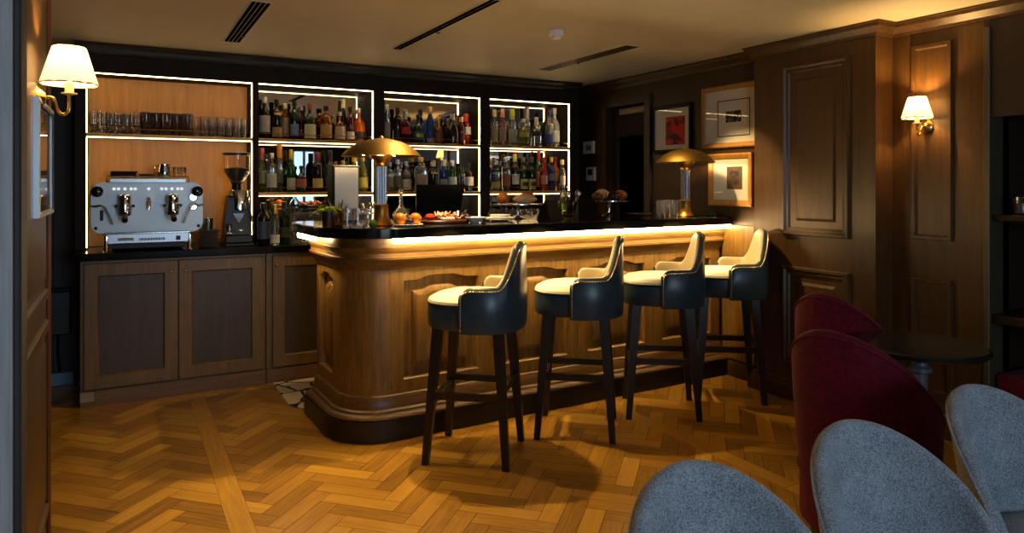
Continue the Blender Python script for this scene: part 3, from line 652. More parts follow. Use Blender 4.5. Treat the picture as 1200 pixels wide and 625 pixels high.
# ================================================================ BAR STOOLS
def make_stool(label, loc, rz):
    t = thing('bar_stool', label, 'bar stool', loc, rz, 'bar stools along the bar front')
    # legs
    for sx, sy in ((-1, 1), (1, 1), (-1, -1), (1, -1)):
        mb = MB(); mb.bar((sx * 0.150, sy * 0.150, 0.662), (sx * 0.200, sy * 0.200, 0.0), 0.050, 0.032); mb.build('leg', M['leg'], t, smooth=False)
    def rail(p, q, w=0.026, h=0.034):
        p = Vector(p); q = Vector(q); d = (q - p).normalized(); n = Vector((-d.y, d.x, 0)) * w / 2
        mb = MB(); mb.rings([[tuple(c + n * a + Vector((0, 0, h / 2 * b))) for a, b in ((-1, -1), (1, -1), (1, 1), (-1, 1))] for c in (p, q)]); mb.build('foot_rail', M['leg'], t, smooth=False)
    k = lambda z: 0.150 + 0.050 * (0.662 - z) / 0.662
    for z, y in ((0.30, 1), (0.36, -1)): rail((-k(z), y * k(z), z), (k(z), y * k(z), z))
    for x in (-1, 1): rail((x * k(0.33), -k(0.33), 0.33), (x * k(0.33), k(0.33), 0.33))
    # seat drum + cushion
    R = 0.232; pw = 2.5
    mb = MB(); mb.lathe([(0.20, 0.655), (R - 0.006, 0.657), (R, 0.668), (R + 0.003, 0.72), (R, 0.768), (R - 0.008, 0.776)], 48, power=pw); mb.build('seat_base', M['navy'], t)
    mb = MB(); mb.lathe([(R - 0.006, 0.774), (R + 0.001, 0.780), (R - 0.004, 0.792), (R - 0.03, 0.806), (R - 0.08, 0.818), (R - 0.15, 0.825), (0.0, 0.828)], 48, power=pw); mb.build('seat_cushion', M['cream'], t)
    ring = []
    for i in range(49):
        a = 2 * pi * i / 48; ca, sa = cos(a), sin(a); q = (abs(ca) ** pw + abs(sa) ** pw) ** (-1 / pw)
        ring.append(((R + 0.003) * q * ca, (R + 0.003) * q * sa, 0.777))
    mb = MB(); mb.tube(ring, 0.0045, 6, False); mb.build('piping', M['black'], t)
    # wrap-around back
    PH = radians(92); N = 72
    s = lambda e0, e1, x: (lambda q: q * q * (3 - 2 * q))(min(1, max(0, (x - e0) / (e1 - e0))))
    def top(ph):
        d = abs(ph)
        z = 1.075 - 0.05 * s(0, radians(38), d) * 0.6
        z = z + (0.868 - z) * s(radians(20), radians(54), d)
        z -= 0.004 * s(radians(80), PH, d)
        e = (d - (PH - 0.16)) / 0.16
        if e > 0: z -= 0.030 * (1 - sqrt(max(0, 1 - e * e)))
        return z
    def pt(ph, r):
        a = -pi / 2 + ph; ca, sa = cos(a), sin(a); q = (abs(ca) ** pw + abs(sa) ** pw) ** (-1 / pw)
        return r * q * ca, r * q * sa
    Ro, Ri = 0.256, 0.214
    def P(ph, r, z):
        lean = 0.0
        x, y = pt(ph, r)
        k2 = max(0, z - 0.86) / 0.22
        sc = 1 - 0.10 * k2 * k2
        return (x * sc, y * (1 - 0.02 * k2) - 0.0 , z)
    phs = [-PH + 2 * PH * i / N for i in range(N + 1)]
    mb = MB(); rr = []
    for r, zz in ((Ri + 0.02, 'b'), (Ro - 0.004, 'b'), (Ro, 'b2'), (Ro + 0.004, 'm'), (Ro + 0.002, 't-3'), (Ro - 0.006, 't-1'), (Ro - 0.016, 't'), (Ri + 0.018, 't'), ):
        row = []
        for ph in phs:
            tz = top(ph)
            z = {'b': 0.648, 'b2': 0.660, 'm': 0.74, 't-3': tz - 0.02, 't-1': tz - 0.007, 't': tz}[zz]
            row.append(P(ph, r, z))
        rr.append(row)
    mb.rings(rr, False, False, False)
    # front end caps of the arms
    bk = mb.build('backrest', M['navy'], t, auto=50)
    mb = MB(); rr = []
    for r, zz in ((Ri + 0.020, 't'), (Ri + 0.010, 't'), (Ri + 0.002, 't-1'), (Ri, 't-3'), (Ri - 0.004, 'm'), (Ri + 0.004, 'b')):
        row = []
        for ph in phs:
            tz = top(ph)
            z = {'b': 0.70, 'm': 0.80, 't-3': tz - 0.03, 't-1': tz - 0.010, 't': tz}[zz]
            row.append(P(ph, r, z))
        rr.append(row)
    mb.rings(rr, False, False, False); mb.build('backrest_lining', plain('lining', srgb(168, 156, 122), 0.42), t, auto=60)
    for sg in (-1, 1):
        ph = sg * PH; tz = top(ph)
        poly = [(Ri + 0.004, 0.70), (Ri + 0.004, 0.65), (Ro, 0.65), (Ro + 0.004, 0.74), (Ro + 0.002, tz - 0.02), (Ro - 0.006, tz - 0.007), (Ro - 0.016, tz), (Ri + 0.010, tz), (Ri, tz - 0.03)]
        mb = MB(); dd = 0.012
        rr = []
        for e, sc in ((0, 1.0), (dd, 0.9)):
            row = []
            for r, z in poly:
                c = ((Ro + Ri) / 2, (0.65 + tz) / 2)
                r2 = c[0] + (r - c[0]) * sc; z2 = c[1] + (z - c[1]) * (1 - (1 - sc) * 0.2)
                row.append(P(ph + sg * e / 0.25, r2, z2))
            rr.append(row)
        mb.rings(rr, True, False, True); mb.build('arm_front', M['navy'], bk, auto=60)
    # brass nail trim: a string of beads along the outer edge
    path = []
    for i in range(0, 241):
        ph = -PH + 2 * PH * i / 240
        path.append(P(ph, Ro + 0.0035, top(ph) - 0.016))
    pre = [P(-PH, Ro + 0.005, z) for z in [0.662 + (top(-PH) - 0.02 - 0.662) * i / 14 for i in range(15)]]
    post = [P(PH, Ro + 0.005, z) for z in [top(PH) - 0.02 - (top(PH) - 0.02 - 0.662) * i / 14 for i in range(1, 15)]]
    raw = [Vector(p) for p in pre + path + post]
    # resample evenly, two rings per bead
    L = [0]
    for a, b in zip(raw, raw[1:]): L.append(L[-1] + (b - a).length)
    n = int(L[-1] / 0.0075); pts = []; rads = []; j = 0
    for i in range(n + 1):
        d = L[-1] * i / n
        while j < len(L) - 2 and L[j + 1] < d: j += 1
        pts.append(raw[j].lerp(raw[j + 1], (d - L[j]) / max(1e-6, L[j + 1] - L[j]))); rads.append(0.0056 if i % 2 else 0.0012)
    mb = MB(); mb.tube(pts, rads, 6); nt_ = mb.build('nail_trim', plain('nail_brass', srgb(226, 204, 150), 0.25, 1.0), bk, auto=60); nt_['label'] = 'brass nail heads along the edge'
    return t
st = make_stool('navy leather bar stool standing at the curved end of the bar', (1.560, 3.197, 0), radians(50))
dup(st, (2.207, 3.235, 0), radians(52), 'navy leather bar stool, second along from the curved bar end')
dup(st, (2.834, 3.265, 0), radians(55), 'navy leather bar stool, third along from the curved bar end')
dup(st, (3.40, 3.29, 0), radians(54), 'navy leather bar stool at the wall end of the bar')

# ================================================================ TUB CHAIRS
def fabric(name, c1, c2, scale=260, rough=0.9, sheen=0.3):
    m, nt, b = new_mat(name); N = nt.nodes; L = nt.links
    tc = N.new('ShaderNodeTexCoord'); n = N.new('ShaderNodeTexNoise'); n.inputs['Scale'].default_value = scale; n.inputs['Detail'].default_value = 2
    n2 = N.new('ShaderNodeTexNoise'); n2.inputs['Scale'].default_value = 12; n2.inputs['Detail'].default_value = 3
    mx = N.new('ShaderNodeMix'); mx.inputs[0].default_value = 0.25
    r = N.new('ShaderNodeValToRGB'); r.color_ramp.elements[0].position = 0.36; r.color_ramp.elements[0].color = c1; r.color_ramp.elements[1].position = 0.62; r.color_ramp.elements[1].color = c2
    bp = N.new('ShaderNodeBump'); bp.inputs['Strength'].default_value = 0.35; bp.inputs['Distance'].default_value = 0.002
    L.new(tc.outputs['Object'], n.inputs['Vector']); L.new(tc.outputs['Object'], n2.inputs['Vector']); L.new(n.outputs['Fac'], mx.inputs[2]); L.new(n2.outputs['Fac'], mx.inputs[3])
    L.new(mx.outputs[0], r.inputs['Fac']); L.new(r.outputs['Color'], b.inputs['Base Color']); L.new(n.outputs['Fac'], bp.inputs['Height']); L.new(bp.outputs['Normal'], b.inputs['Normal'])
    b.inputs['Roughness'].default_value = rough; b.inputs['Sheen Weight'].default_value = sheen; b.inputs['Specular IOR Level'].default_value = 0.2
    return m
M['grey_felt'] = fabric('grey_felt', srgb(92, 102, 112), srgb(160, 168, 178))
M['burgundy'] = fabric('burgundy', srgb(74, 4, 24), srgb(98, 8, 34), 60, 0.85, 0.05)
M['chair_leg'] = wood('chair_leg', srgb(40, 26, 16), srgb(66, 44, 26), 'z', 0.4)
def tub_chair(name, label, loc, rz, mat, group, back=0.85, arm=0.58, w=0.30, sharp=1.0, lean=0.10, legs=True, th=0.045, ph=112):
    # faces local +y
    t = thing(name, label, 'chair', loc, rz, group)
    N = 64; PH = radians(ph); sz = 0.40
    def top(d):
        u = min(1, abs(d) / PH)
        return arm + (back - arm) * (cos(u * pi / 2) ** sharp)
    def pos(ph, r, z):
        k = (z - 0.40) / (back - 0.40)
        a = -pi / 2 + ph
        wgt = 0.5 + 0.5 * cos(ph)                   # lean only at the back
        rr = r + lean * k * wgt
        x, y = rr * cos(a) , rr * sin(a) * 1.02
        x *= 1 - 0.10 * max(0, k) ** 2
        return (x, y, z)
    phs = [-PH + 2 * PH * i / N for i in range(N + 1)]
    V = 12; rows = []
    for ph in phs:
        tz = top(ph); zb = 0.30 if legs else 0.07; sec = []
        for v in range(V + 1): sec.append(pos(ph, w, zb + (tz - th * 0.5 - zb) * v / V))
        for q in (30, 60, 90, 120, 150): 
            a = radians(q); sec.append(pos(ph, w - th / 2 + th / 2 * cos(a), tz - th * 0.5 + th / 2 * sin(a)))
        for v in range(V + 1): sec.append(pos(ph, w - th, tz - th * 0.5 - (tz - th * 0.5 - (sz - 0.06)) * v / V))
        rows.append(sec)
    mb = MB(); mb.rings(rows, False, False, False)
    # close ends
    for row, sgn in ((rows[0], -1), (rows[-1], 1)):
        n = len(row); c = [Vector(p) for p in row]
        vv = [mb.bm.verts.new(p) for p in row]; mb.quad(vv)
    bmesh.ops.remove_doubles(mb.bm, verts=mb.bm.verts[:], dist=1e-5)
    sh = mb.build('backrest', mat, t, auto=70)
    # edge piping along the rim
    mb = MB(); mb.tube([pos(ph, w + 0.001, top(ph) - th * 0.45) for ph in phs], 0.0045, 6); mb.build('piping', mat, sh)
    # seat cushion
    mb = MB()
    prof = [(0.0, sz - 0.13), (w - th - 0.006, sz - 0.13), (w - th, sz - 0.11), (w - th, sz - 0.02), (w - th - 0.02, sz), (w * 0.5, sz + 0.014), (0.0, sz + 0.016)]
    mb.lathe(prof, 40, (0, 0.02, 0), sy=1.06); mb.build('seat_cushion', mat, t)
    mb = MB(); mb.lathe([(0.0, 0.24), (w - 0.03, 0.24), (w - 0.004, 0.26), (w - 0.002, sz - 0.13), (0.0, sz - 0.13)], 40, (0, 0.0, 0)); mb.build('seat_base', mat, t)
    if legs:
        for sx, sy in ((-1, 1), (1, 1), (-1, -1), (1, -1)):
            mb = MB(); mb.tube([(sx * 0.17, sy * 0.17, 0.25), (sx * 0.215, sy * 0.215, 0.0)], [0.018, 0.011], 12); mb.build('leg', M['chair_leg'], t)
    else:
        mb = MB(); mb.lathe([(w - 0.06, 0.0), (w - 0.05, 0.01), (w - 0.05, 0.05), (w - 0.07, 0.06)], 40); mb.build('plinth', M['black'], t)
        mb = MB(); rows2 = [[(q * cos(2 * pi * k / 40), q * sin(2 * pi * k / 40), z) for k in range(40)] for q, z in ((w - 0.03, 0.06), (w - 0.012, 0.08), (w - 0.012, 0.25))]; mb.rings(rows2); mb.build('skirt', mat, t)
    return t
g = tub_chair('tub_chair', 'grey felt tub chair closest to the bar stools, only its rounded back top showing', (1.035, 0.885, 0), radians(168), M['grey_felt'], 'grey tub chairs', 0.745, 0.40, 0.235, 0.68, 0.07, ph=88, th=0.032)
dup(g, (1.59, 0.885, 0), radians(168), 'grey felt tub chair standing between the other two grey chairs')
dup(g, (2.22, 0.91, 0), radians(170), 'grey felt tub chair with its seat showing, beside the dark niche')
tub_chair('tub_chair', 'deep burgundy tub chair turned with its back to the bar stools', (2.48, 1.68, 0), radians(-80), M['burgundy'], 'burgundy tub chairs', 0.84, 0.50, 0.25, 1.3, 0.05, False)
tub_chair('tub_chair', 'brighter red tub chair by the oak panel behind the burgundy one', (3.08, 2.205, 0), radians(-80), M['burgundy'], 'burgundy tub chairs', 0.85, 0.60, 0.22, 1.3, 0.02, False)

# pedestal table
t = thing('pedestal_table', 'small round dark table on a turned pedestal between the burgundy chairs', 'table', (2.93, 1.744, 0))
mb = MB(); mb.lathe([(0.0, 0.655), (0.20, 0.655), (0.245, 0.662), (0.255, 0.67), (0.255, 0.682), (0.248, 0.689), (0.0, 0.69)], 48); mb.build('tabletop', plain('table_black', srgb(24, 26, 28), 0.18), t)
mb = MB(); mb.lathe([(0.02, 0.656), (0.06, 0.655), (0.05, 0.648), (0.03, 0.640), (0.032, 0.60), (0.045, 0.59), (0.045, 0.575), (0.030, 0.565), (0.028, 0.50), (0.034, 0.40), (0.046, 0.28), (0.05, 0.16), (0.04, 0.10)], 28); mb.build('pedestal', plain('pewter', srgb(92, 100, 106), 0.4, 0.3), t)
mb = MB(); mb.lathe([(0.045, 0.10), (0.06, 0.085), (0.115, 0.04), (0.135, 0.02), (0.135, 0.0)], 36); mb.build('foot', M['black'], t)

# niche: shelf, lower rail, bench, plant
t = thing('niche_shelving', 'dark wood shelf unit set in the recess beside the wall lamp', 'shelving', (XM + 0.30, 0.87, 0.14))
for z, nm, th_ in ((1.205, 'shelf', 0.03), (0.70, 'shelf', 0.045)):
    mb = MB(); mb.box(-0.29, 0.19, -1.06, 1.065, z - 0.14 - th_, z - 0.14, 0.003); mb.build(nm, M['shelf_wood'], t, smooth=False)
mb = MB(); mb.box(0.17, 0.19, -1.06, 1.065, 0.0, 1.55); mb.build('back_board', M['shelf_wood'], t, smooth=False)
t = thing('banquette', 'burgundy upholstered bench seat in the dark recess', 'bench', (XM + 0.30, 0.87, 0.142))
mb = MB(); mb.box(-0.27, 0.16, -1.04, 1.04, 0.0, 0.12, 0.004); mb.build('bench_base', M['dark_oak'], t, smooth=False)
mb = MB(); mb.box(-0.28, 0.165, -1.05, 1.05, 0.12, 0.26, 0.03, seg=3); mb.build('seat_cushion', M['burgundy'], t)

def leaf(mbx, base, direction, length, width, curl=0.3, n=6):
    b = Vector(base); d = Vector(direction).normalized(); side = d.cross(Vector((0, 0, 1)))
    if side.length < 1e-3: side = Vector((1, 0, 0))
    side.normalize(); L_, R_ = [], []
    for i in range(n + 1):
        u = i / n; w = width * sin(pi * min(1, u * 0.94 + 0.04)) * 0.5
        p = b + d * length * u - Vector((0, 0, curl * length * u * u))
        L_.append(mbx.bm.verts.new(p - side * w + Vector((0, 0, w * 0.3)))); R_.append(mbx.bm.verts.new(p + side * w + Vector((0, 0, w * 0.3))))
    C_ = [mbx.bm.verts.new((l.co + r.co) / 2 - Vector((0, 0, width * 0.12))) for l, r in zip(L_, R_)]
    for i in range(n):
        mbx.quad([L_[i], C_[i], C_[i + 1], L_[i + 1]]); mbx.quad([C_[i], R_[i], R_[i + 1], C_[i + 1]])
M['leaf_lime'] = plain('leaf_lime', srgb(186, 216, 70), 0.5, vary=0.2)
M['leaf'] = plain('leaf', srgb(66, 116, 44), 0.5, vary=0.2)
M['petal'] = plain('petal', srgb(216, 96, 30), 0.5, vary=0.15)
t = thing('glass_planter', 'small glass of green herbs with orange petals on the niche shelf', 'plant', (XM + 0.09, 1.80, 1.206))
mb = MB(); mb.lathe([(0.045, 0.0), (0.055, 0.01), (0.06, 0.09), (0.057, 0.09), (0.05, 0.012), (0.0, 0.010)], 24); mb.build('glass', M['glass'], t)
mb = MB()
for k in range(16):
    a = 2 * pi * k / 16 + random.random(); leaf(mb, (0.01 * cos(a), 0.01 * sin(a), 0.05), (cos(a) * 0.7, sin(a) * 0.7, 0.8), 0.07 + 0.03 * random.random(), 0.022, 0.4)
mb.build('foliage', M['leaf'], t)
mb = MB()
for k in range(9):
    a = 2 * pi * k / 9; leaf(mb, (-0.02, -0.015, 0.045), (cos(a), sin(a), 0.25), 0.035, 0.02, 0.2)
mb.build('petals', M['petal'], t)
# ================================================================ BOTTLES
_gm = {}
def gl(name, col, tr=0.75, rough=0.04):
    if name not in _gm: _gm[name] = plain('bottle_' + name, srgb(*col), rough, 0, tr, 1.45, vary=0)
    return _gm[name]
def solid(col, rough=0.45, metal=0.0):
    k = ('s', col, rough, metal)
    if k not in _gm: _gm[k] = plain('tone_%d_%d_%d' % col, srgb(*col), rough, metal, vary=0.04)
    return _gm[k]
G = {'amber': gl('amber', (196, 104, 30)), 'dark': gl('dark', (40, 30, 22), 0.35), 'green': gl('green', (40, 120, 50)), 'dkgreen': gl('dkgreen', (26, 52, 30), 0.5),
     'clear': gl('clear', (232, 234, 226), 0.9), 'yellow': gl('yellow', (206, 190, 70), 0.8), 'red': gl('red', (190, 40, 26), 0.6), 'orange': gl('orange', (238, 110, 20), 0.45),
     'frost': gl('frost', (214, 222, 214), 0.6, 0.25), 'blue': gl('blue', (40, 80, 150), 0.6), 'pink': gl('pink', (214, 140, 130), 0.8), 'olive': gl('olive', (150, 150, 60), 0.7), 'dkred': gl('dkred', (90, 18, 18), 0.45)}
PROF = {  # (radius fraction of body, height fraction)
 'wine': [(0.9, 0.0), (1, 0.012), (1, 0.56), (0.94, 0.62), (0.70, 0.69), (0.42, 0.745), (0.36, 0.80), (0.35, 0.955), (0.42, 0.96), (0.42, 0.985), (0.36, 0.99)],
 'whisky': [(0.9, 0.0), (1, 0.015), (1, 0.60), (0.96, 0.66), (0.78, 0.72), (0.48, 0.76), (0.38, 0.80), (0.36, 0.93), (0.44, 0.935), (0.44, 0.96), (0.36, 0.965)],
 'slim': [(0.88, 0.0), (1, 0.01), (1, 0.58), (0.9, 0.66), (0.62, 0.75), (0.45, 0.82), (0.42, 0.96), (0.52, 0.965), (0.52, 0.985), (0.42, 0.99)],
 'squat': [(0.8, 0.0), (1, 0.03), (1.0, 0.38), (0.94, 0.50), (0.72, 0.60), (0.40, 0.67), (0.27, 0.72), (0.26, 0.90), (0.34, 0.91), (0.34, 0.95), (0.26, 0.955)],
 'flask': [(0.6, 0.0), (0.9, 0.03), (1.0, 0.22), (0.96, 0.42), (0.76, 0.58), (0.42, 0.68), (0.26, 0.74), (0.25, 0.92), (0.32, 0.93), (0.32, 0.96)],
}
def bottle(x, y, z, h, w, shape, glass, desc, label=None, lz=(0.12, 0.48), cap=None, capz=0.86, square=False, group=None, oval=None):
    r = w / 2
    t = thing('bottle', desc, 'bottle', (x, y, z), 0.0, group)
    mb = MB(); mb.lathe([(q * r, zz * h) for q, zz in PROF[shape]], 20, power=5 if square else None); mb.build('glass', G[glass], t, auto=50)
    if label:
        pr = PROF[shape]
        def rad(zf):
            for (r0, z0), (r1, z1) in zip(pr, pr[1:]):
                if z0 <= zf <= z1: return r0 + (r1 - r0) * (zf - z0) / max(1e-6, z1 - z0)
            return 1
        a0, a1 = radians(200), radians(352); rows = []
        for q in range(5):
            zf = lz[0] + (lz[1] - lz[0]) * q / 4; row = []
            for k in range(17):
                a = a0 + (a1 - a0) * k / 16; ca, sa = cos(a), sin(a)
                pq = (abs(ca) ** 5 + abs(sa) ** 5) ** (-0.2) if square else 1.0
                row.append(((rad(zf) * r + 0.0012) * pq * ca, (rad(zf) * r + 0.0012) * pq * sa, zf * h))
            rows.append(row)
        mb = MB(); mb.rings(rows, False, False, False); mb.build('label', solid(label, 0.55), t)
        if oval:
            rows = []
            for q in range(5):
                zf = 0.60 + 0.06 * (q / 4) if oval[1] == 'neck' else lz[0] + (lz[1] - lz[0]) * (0.3 + 0.4 * q / 4)
                rows.append([((rad(zf) * r + 0.0022) * cos(radians(230) + radians(90) * k / 8), (rad(zf) * r + 0.0022) * sin(radians(230) + radians(90) * k / 8), zf * h) for k in range(9)])
            mb = MB(); mb.rings(rows, False, False, False); mb.build('badge', solid(oval[0], 0.4), t)
    if cap:
        top = PROF[shape][-1][1]; rc = max(q for q, zz in PROF[shape] if zz >= capz) * r + 0.0025
        mb = MB(); mb.lathe([(rc * 0.9, capz * h), (rc, capz * h + 0.002), (rc, top * h + 0.002), (rc * 0.92, (top + 0.03) * h), (rc * 0.4, (top + 0.035) * h)], 16)
        mb.build('cap', solid(cap[:3], 0.3, cap[3] if len(cap) > 3 else 0.0), t)
    return t
SIL = (200, 200, 200, 1.0); GLD = (210, 166, 84, 1.0); BLK = (18, 18, 18)
BAYN = {2: 'bay next to the coffee machine', 3: 'bay behind the big gold lamp', 4: 'bay next to the thermostat wall'}
def row(bay, shelf, items):
    z = 1.691 if shelf == 'upper' else 1.301
    done = []
    lo, hi = BAYS[bay - 1]
    for k, it in enumerate(items):
        px, wpx, top, shape, glass, desc, kw = it
        Y0 = kw.pop('Y', 5.36)
        for Y in (Y0, 5.41, 5.31, 5.425, 5.30, 5.36):
            d = dist(px, Y); w = wpx * d / F; kk = w / 2 * (1.16 if kw.get('square') else 1.0)
            x = min(max(at(px, Y), lo + kk + 0.010), hi - kk - 0.010)
            Y = min(max(Y, 5.268 + kk), 5.464 - kk)
            if all((x - a) ** 2 + (Y - b) ** 2 > (kk + c + 0.003) ** 2 for a, b, c in done): break
        done.append((x, Y, kk))
        h = zat(px, top, Y) - z
        pos = {2: 'coffee-side', 3: 'lamp-side', 4: 'thermostat-side'}[bay]
        bottle(x, Y, z, h / (1.03 if kw.get('cap') else 1.0), w, shape, glass, '%s, %s along %s %s shelf' % (desc, ORD[k], pos, shelf), group='bottles on the %s shelf of the %s' % (shelf, BAYN[bay]), **kw)
CR = (214, 200, 168); TAN = (188, 152, 96)
row(2, 'upper', [
 (310, 12.5, 113, 'wine', 'dark', 'dark bottle with tall cream label', dict(label=(206, 190, 168), lz=(0.16, 0.56), cap=(200, 196, 180))),
 (324.5, 11.5, 115, 'whisky', 'dark', 'dark bottle with tan label', dict(label=TAN, lz=(0.06, 0.30), cap=BLK, oval=((206, 190, 140), 'neck'))),
 (334, 9, 121, 'slim', 'amber', 'slim amber bottle with cream cap', dict(label=(176, 140, 92), lz=(0.10, 0.62), cap=(220, 206, 160), Y=5.40)),
 (345, 10, 117, 'whisky', 'dkgreen', 'dark bottle with pale blue label', dict(label=(120, 140, 160), lz=(0.10, 0.40), cap=BLK)),
 (353, 9, 123, 'squat', 'dkred', 'small dark red bottle with red seal', dict(label=(170, 30, 30), lz=(0.12, 0.22), cap=SIL, Y=5.42)),
 (363, 14, 119, 'squat', 'dkgreen', 'wide dark green bottle with cream label', dict(label=(222, 206, 158), lz=(0.05, 0.42), cap=(140, 66, 30), capz=0.80)),
 (382, 13.5, 123, 'whisky', 'amber', 'amber whisky bottle with ochre label', dict(label=(196, 150, 66), lz=(0.08, 0.46), cap=BLK)),
 (398, 12.5, 130, 'squat', 'amber', 'squat brown bottle with patterned cream label', dict(label=(190, 170, 130), lz=(0.06, 0.5), cap=SIL)),
 (402, 8, 116, 'slim', 'dark', 'tall dark bottle with long cream neck', dict(label=CR, lz=(0.1, 0.4), cap=(226, 216, 180), capz=0.80, Y=5.42)),
 (410.5, 9.5, 124, 'whisky', 'dkred', 'dark red bottle with low white label', dict(label=(210, 200, 180), lz=(0.06, 0.28), cap=BLK)),
 (427, 16, 126, 'flask', 'orange', 'round orange cognac flask', dict(label=(40, 40, 44), lz=(0.08, 0.30), cap=(206, 200, 190, 1.0), Y=5.34)),
])
row(2, 'lower', [
 (306.5, 9, 173, 'slim', 'olive', 'slim olive bottle with pink capsule', dict(label=(150, 150, 90), lz=(0.2, 0.5), cap=(190, 90, 80), capz=0.74)),
 (318, 12, 178, 'whisky', 'clear', 'clear bottle with silver cap and white label', dict(label=(206, 206, 198), lz=(0.12, 0.48), cap=SIL)),
 (327.5, 8.5, 169, 'slim', 'clear', 'clear bottle with tall orange capsule', dict(label=(120, 130, 90), lz=(0.2, 0.48), cap=(226, 150, 50), capz=0.72, Y=5.41)),
 (341, 10, 175, 'wine', 'green', 'green bottle with pale label', dict(label=(200, 206, 190), lz=(0.06, 0.34), cap=(190, 170, 50), capz=0.78)),
 (353, 12, 193, 'squat', 'dark', 'squat dark bottle with pink label', dict(label=(178, 118, 110), lz=(0.2, 0.5), cap=BLK)),
 (372, 12, 177, 'whisky', 'dark', 'dark bottle with yellow label and red capsule', dict(label=(206, 180, 100), lz=(0.1, 0.34), cap=(110, 26, 26), capz=0.78)),
 (387, 11, 176, 'wine', 'dkgreen', 'dark wine bottle with black capsule', dict(label=(70, 74, 66), lz=(0.14, 0.4), cap=BLK, capz=0.78)),
 (402, 11, 187, 'squat', 'amber', 'squat amber bottle behind the menu holder', dict(label=CR, lz=(0.1, 0.4), cap=GLD)),
 (415, 9, 183, 'slim', 'yellow', 'slim yellow bottle above the glassware', dict(cap=(206, 180, 60))),
 (429, 11, 182, 'wine', 'olive', 'yellow-green bottle by the lamp column', dict(label=(170, 160, 70), lz=(0.1, 0.4), cap=GLD)),
])
row(3, 'upper', [
 (453, 8.5, 122, 'slim', 'clear', 'slim clear decorated bottle', dict(label=(170, 150, 120), lz=(0.05, 0.55), cap=(190, 180, 150))),
 (466, 11, 125, 'whisky', 'dark', 'dark bottle with black cap', dict(label=(60, 40, 26), lz=(0.1, 0.4), cap=BLK, Y=5.40)),
 (475, 12, 127, 'squat', 'dkred', 'dark bottle with silver collar and red label', dict(label=(176, 40, 40), lz=(0.26, 0.46), cap=SIL, capz=0.7)),
 (490, 13, 133, 'squat', 'dkgreen', 'dark green bottle with blue label', dict(label=(40, 84, 92), lz=(0.12, 0.42), cap=BLK, oval=((190, 170, 60), 'low'))),
 (504, 9.5, 125, 'slim', 'blue', 'slim midnight blue bottle with tan cap', dict(label=(120, 130, 140), lz=(0.04, 0.16), cap=(170, 140, 90), capz=0.82)),
 (514, 11, 137, 'squat', 'amber', 'brown bottle with wide gold cap', dict(label=(110, 66, 26), lz=(0.1, 0.4), cap=GLD, capz=0.62)),
 (522, 10, 138, 'whisky', 'dark', 'black bottle behind the gold capped one', dict(cap=BLK, Y=5.42)),
 (531, 15, 132, 'flask', 'dark', 'round black decanter with square silver stopper', dict(cap=(196, 186, 150, 1.0), capz=0.78)),
 (540.5, 10, 136, 'whisky', 'dkred', 'dark red bottle with cream stopper', dict(label=(70, 20, 24), lz=(0.1, 0.4), cap=(206, 180, 140), capz=0.82)),
 (556.5, 12, 133, 'whisky', 'red', 'bright red bottle with round white label', dict(label=(206, 206, 190), lz=(0.34, 0.58), cap=(200, 60, 30), capz=0.74)),
])
row(3, 'lower', [
 (457, 8.5, 189, 'whisky', 'clear', 'clear bottle with round dark label', dict(label=(150, 140, 120), lz=(0.16, 0.5), cap=SIL)),
 (466, 9, 186, 'whisky', 'clear', 'clear bottle with speckled label', dict(label=(120, 110, 96), lz=(0.16, 0.5), cap=SIL)),
 (476, 12, 188, 'squat', 'clear', 'clear squat bottle with low white label', dict(label=(206, 200, 170), lz=(0.05, 0.40), cap=SIL)),
 (493, 13, 183, 'whisky', 'clear', 'square clear bottle with gold stopper', dict(square=True, label=(150, 136, 110), lz=(0.1, 0.5), cap=GLD)),
 (507, 11.5, 189, 'whisky', 'dark', 'dark bottle with yellow neck label and silver cap', dict(label=(190, 176, 120), lz=(0.05, 0.16), cap=SIL, oval=((190, 176, 90), 'neck'))),
 (520, 11, 186, 'whisky', 'blue', 'blue bottle with broad silver cap', dict(label=(136, 136, 124), lz=(0.05, 0.38), cap=SIL, capz=0.80)),
 (530, 11, 187, 'whisky', 'green', 'green gin bottle with white label', dict(label=(210, 214, 208), lz=(0.12, 0.46), cap=SIL, capz=0.82)),
 (556, 12, 190, 'whisky', 'dark', 'dark bottle with diamond-shaped white label', dict(label=(196, 196, 190), lz=(0.2, 0.5), cap=BLK)),
])
row(4, 'upper', [
 (579, 9, 128, 'slim', 'clear', 'clear bottle with pale gold capsule', dict(label=(170, 160, 90), lz=(0.1, 0.5), cap=(206, 180, 120), capz=0.8)),
 (588.5, 9.5, 127, 'slim', 'pink', 'pink tinted bottle with rosy cap', dict(label=(170, 140, 130), lz=(0.12, 0.5), cap=(200, 130, 110), capz=0.78)),
 (600, 9.5, 128, 'slim', 'clear', 'clear bottle with lime green capsule', dict(label=(160, 160, 130), lz=(0.1, 0.48), cap=(170, 170, 50), capz=0.74)),
 (613, 13.5, 138, 'squat', 'olive', 'wide olive bottle', dict(label=(170, 166, 70), lz=(0.34, 0.5), cap=SIL, Y=5.34)),
 (617.5, 8, 125, 'slim', 'clear', 'tall clear bottle with long grey neck', dict(cap=(170, 160, 140), capz=0.70, Y=5.42)),
 (628.5, 13, 136, 'squat', 'clear', 'clear bottle with black label', dict(label=(24, 24, 28), lz=(0.36, 0.52), cap=SIL, capz=0.74)),
 (643.5, 9.5, 129, 'wine', 'clear', 'clear bottle with blue cap and blue label', dict(label=(60, 70, 150), lz=(0.1, 0.36), cap=(34, 46, 110), oval=((206, 170, 60), 'neck'))),
 (656.5, 13, 127, 'wine', 'frost', 'wide frosted white bottle', dict(label=(206, 212, 204), lz=(0.16, 0.44), cap=(190, 186, 170))),
])
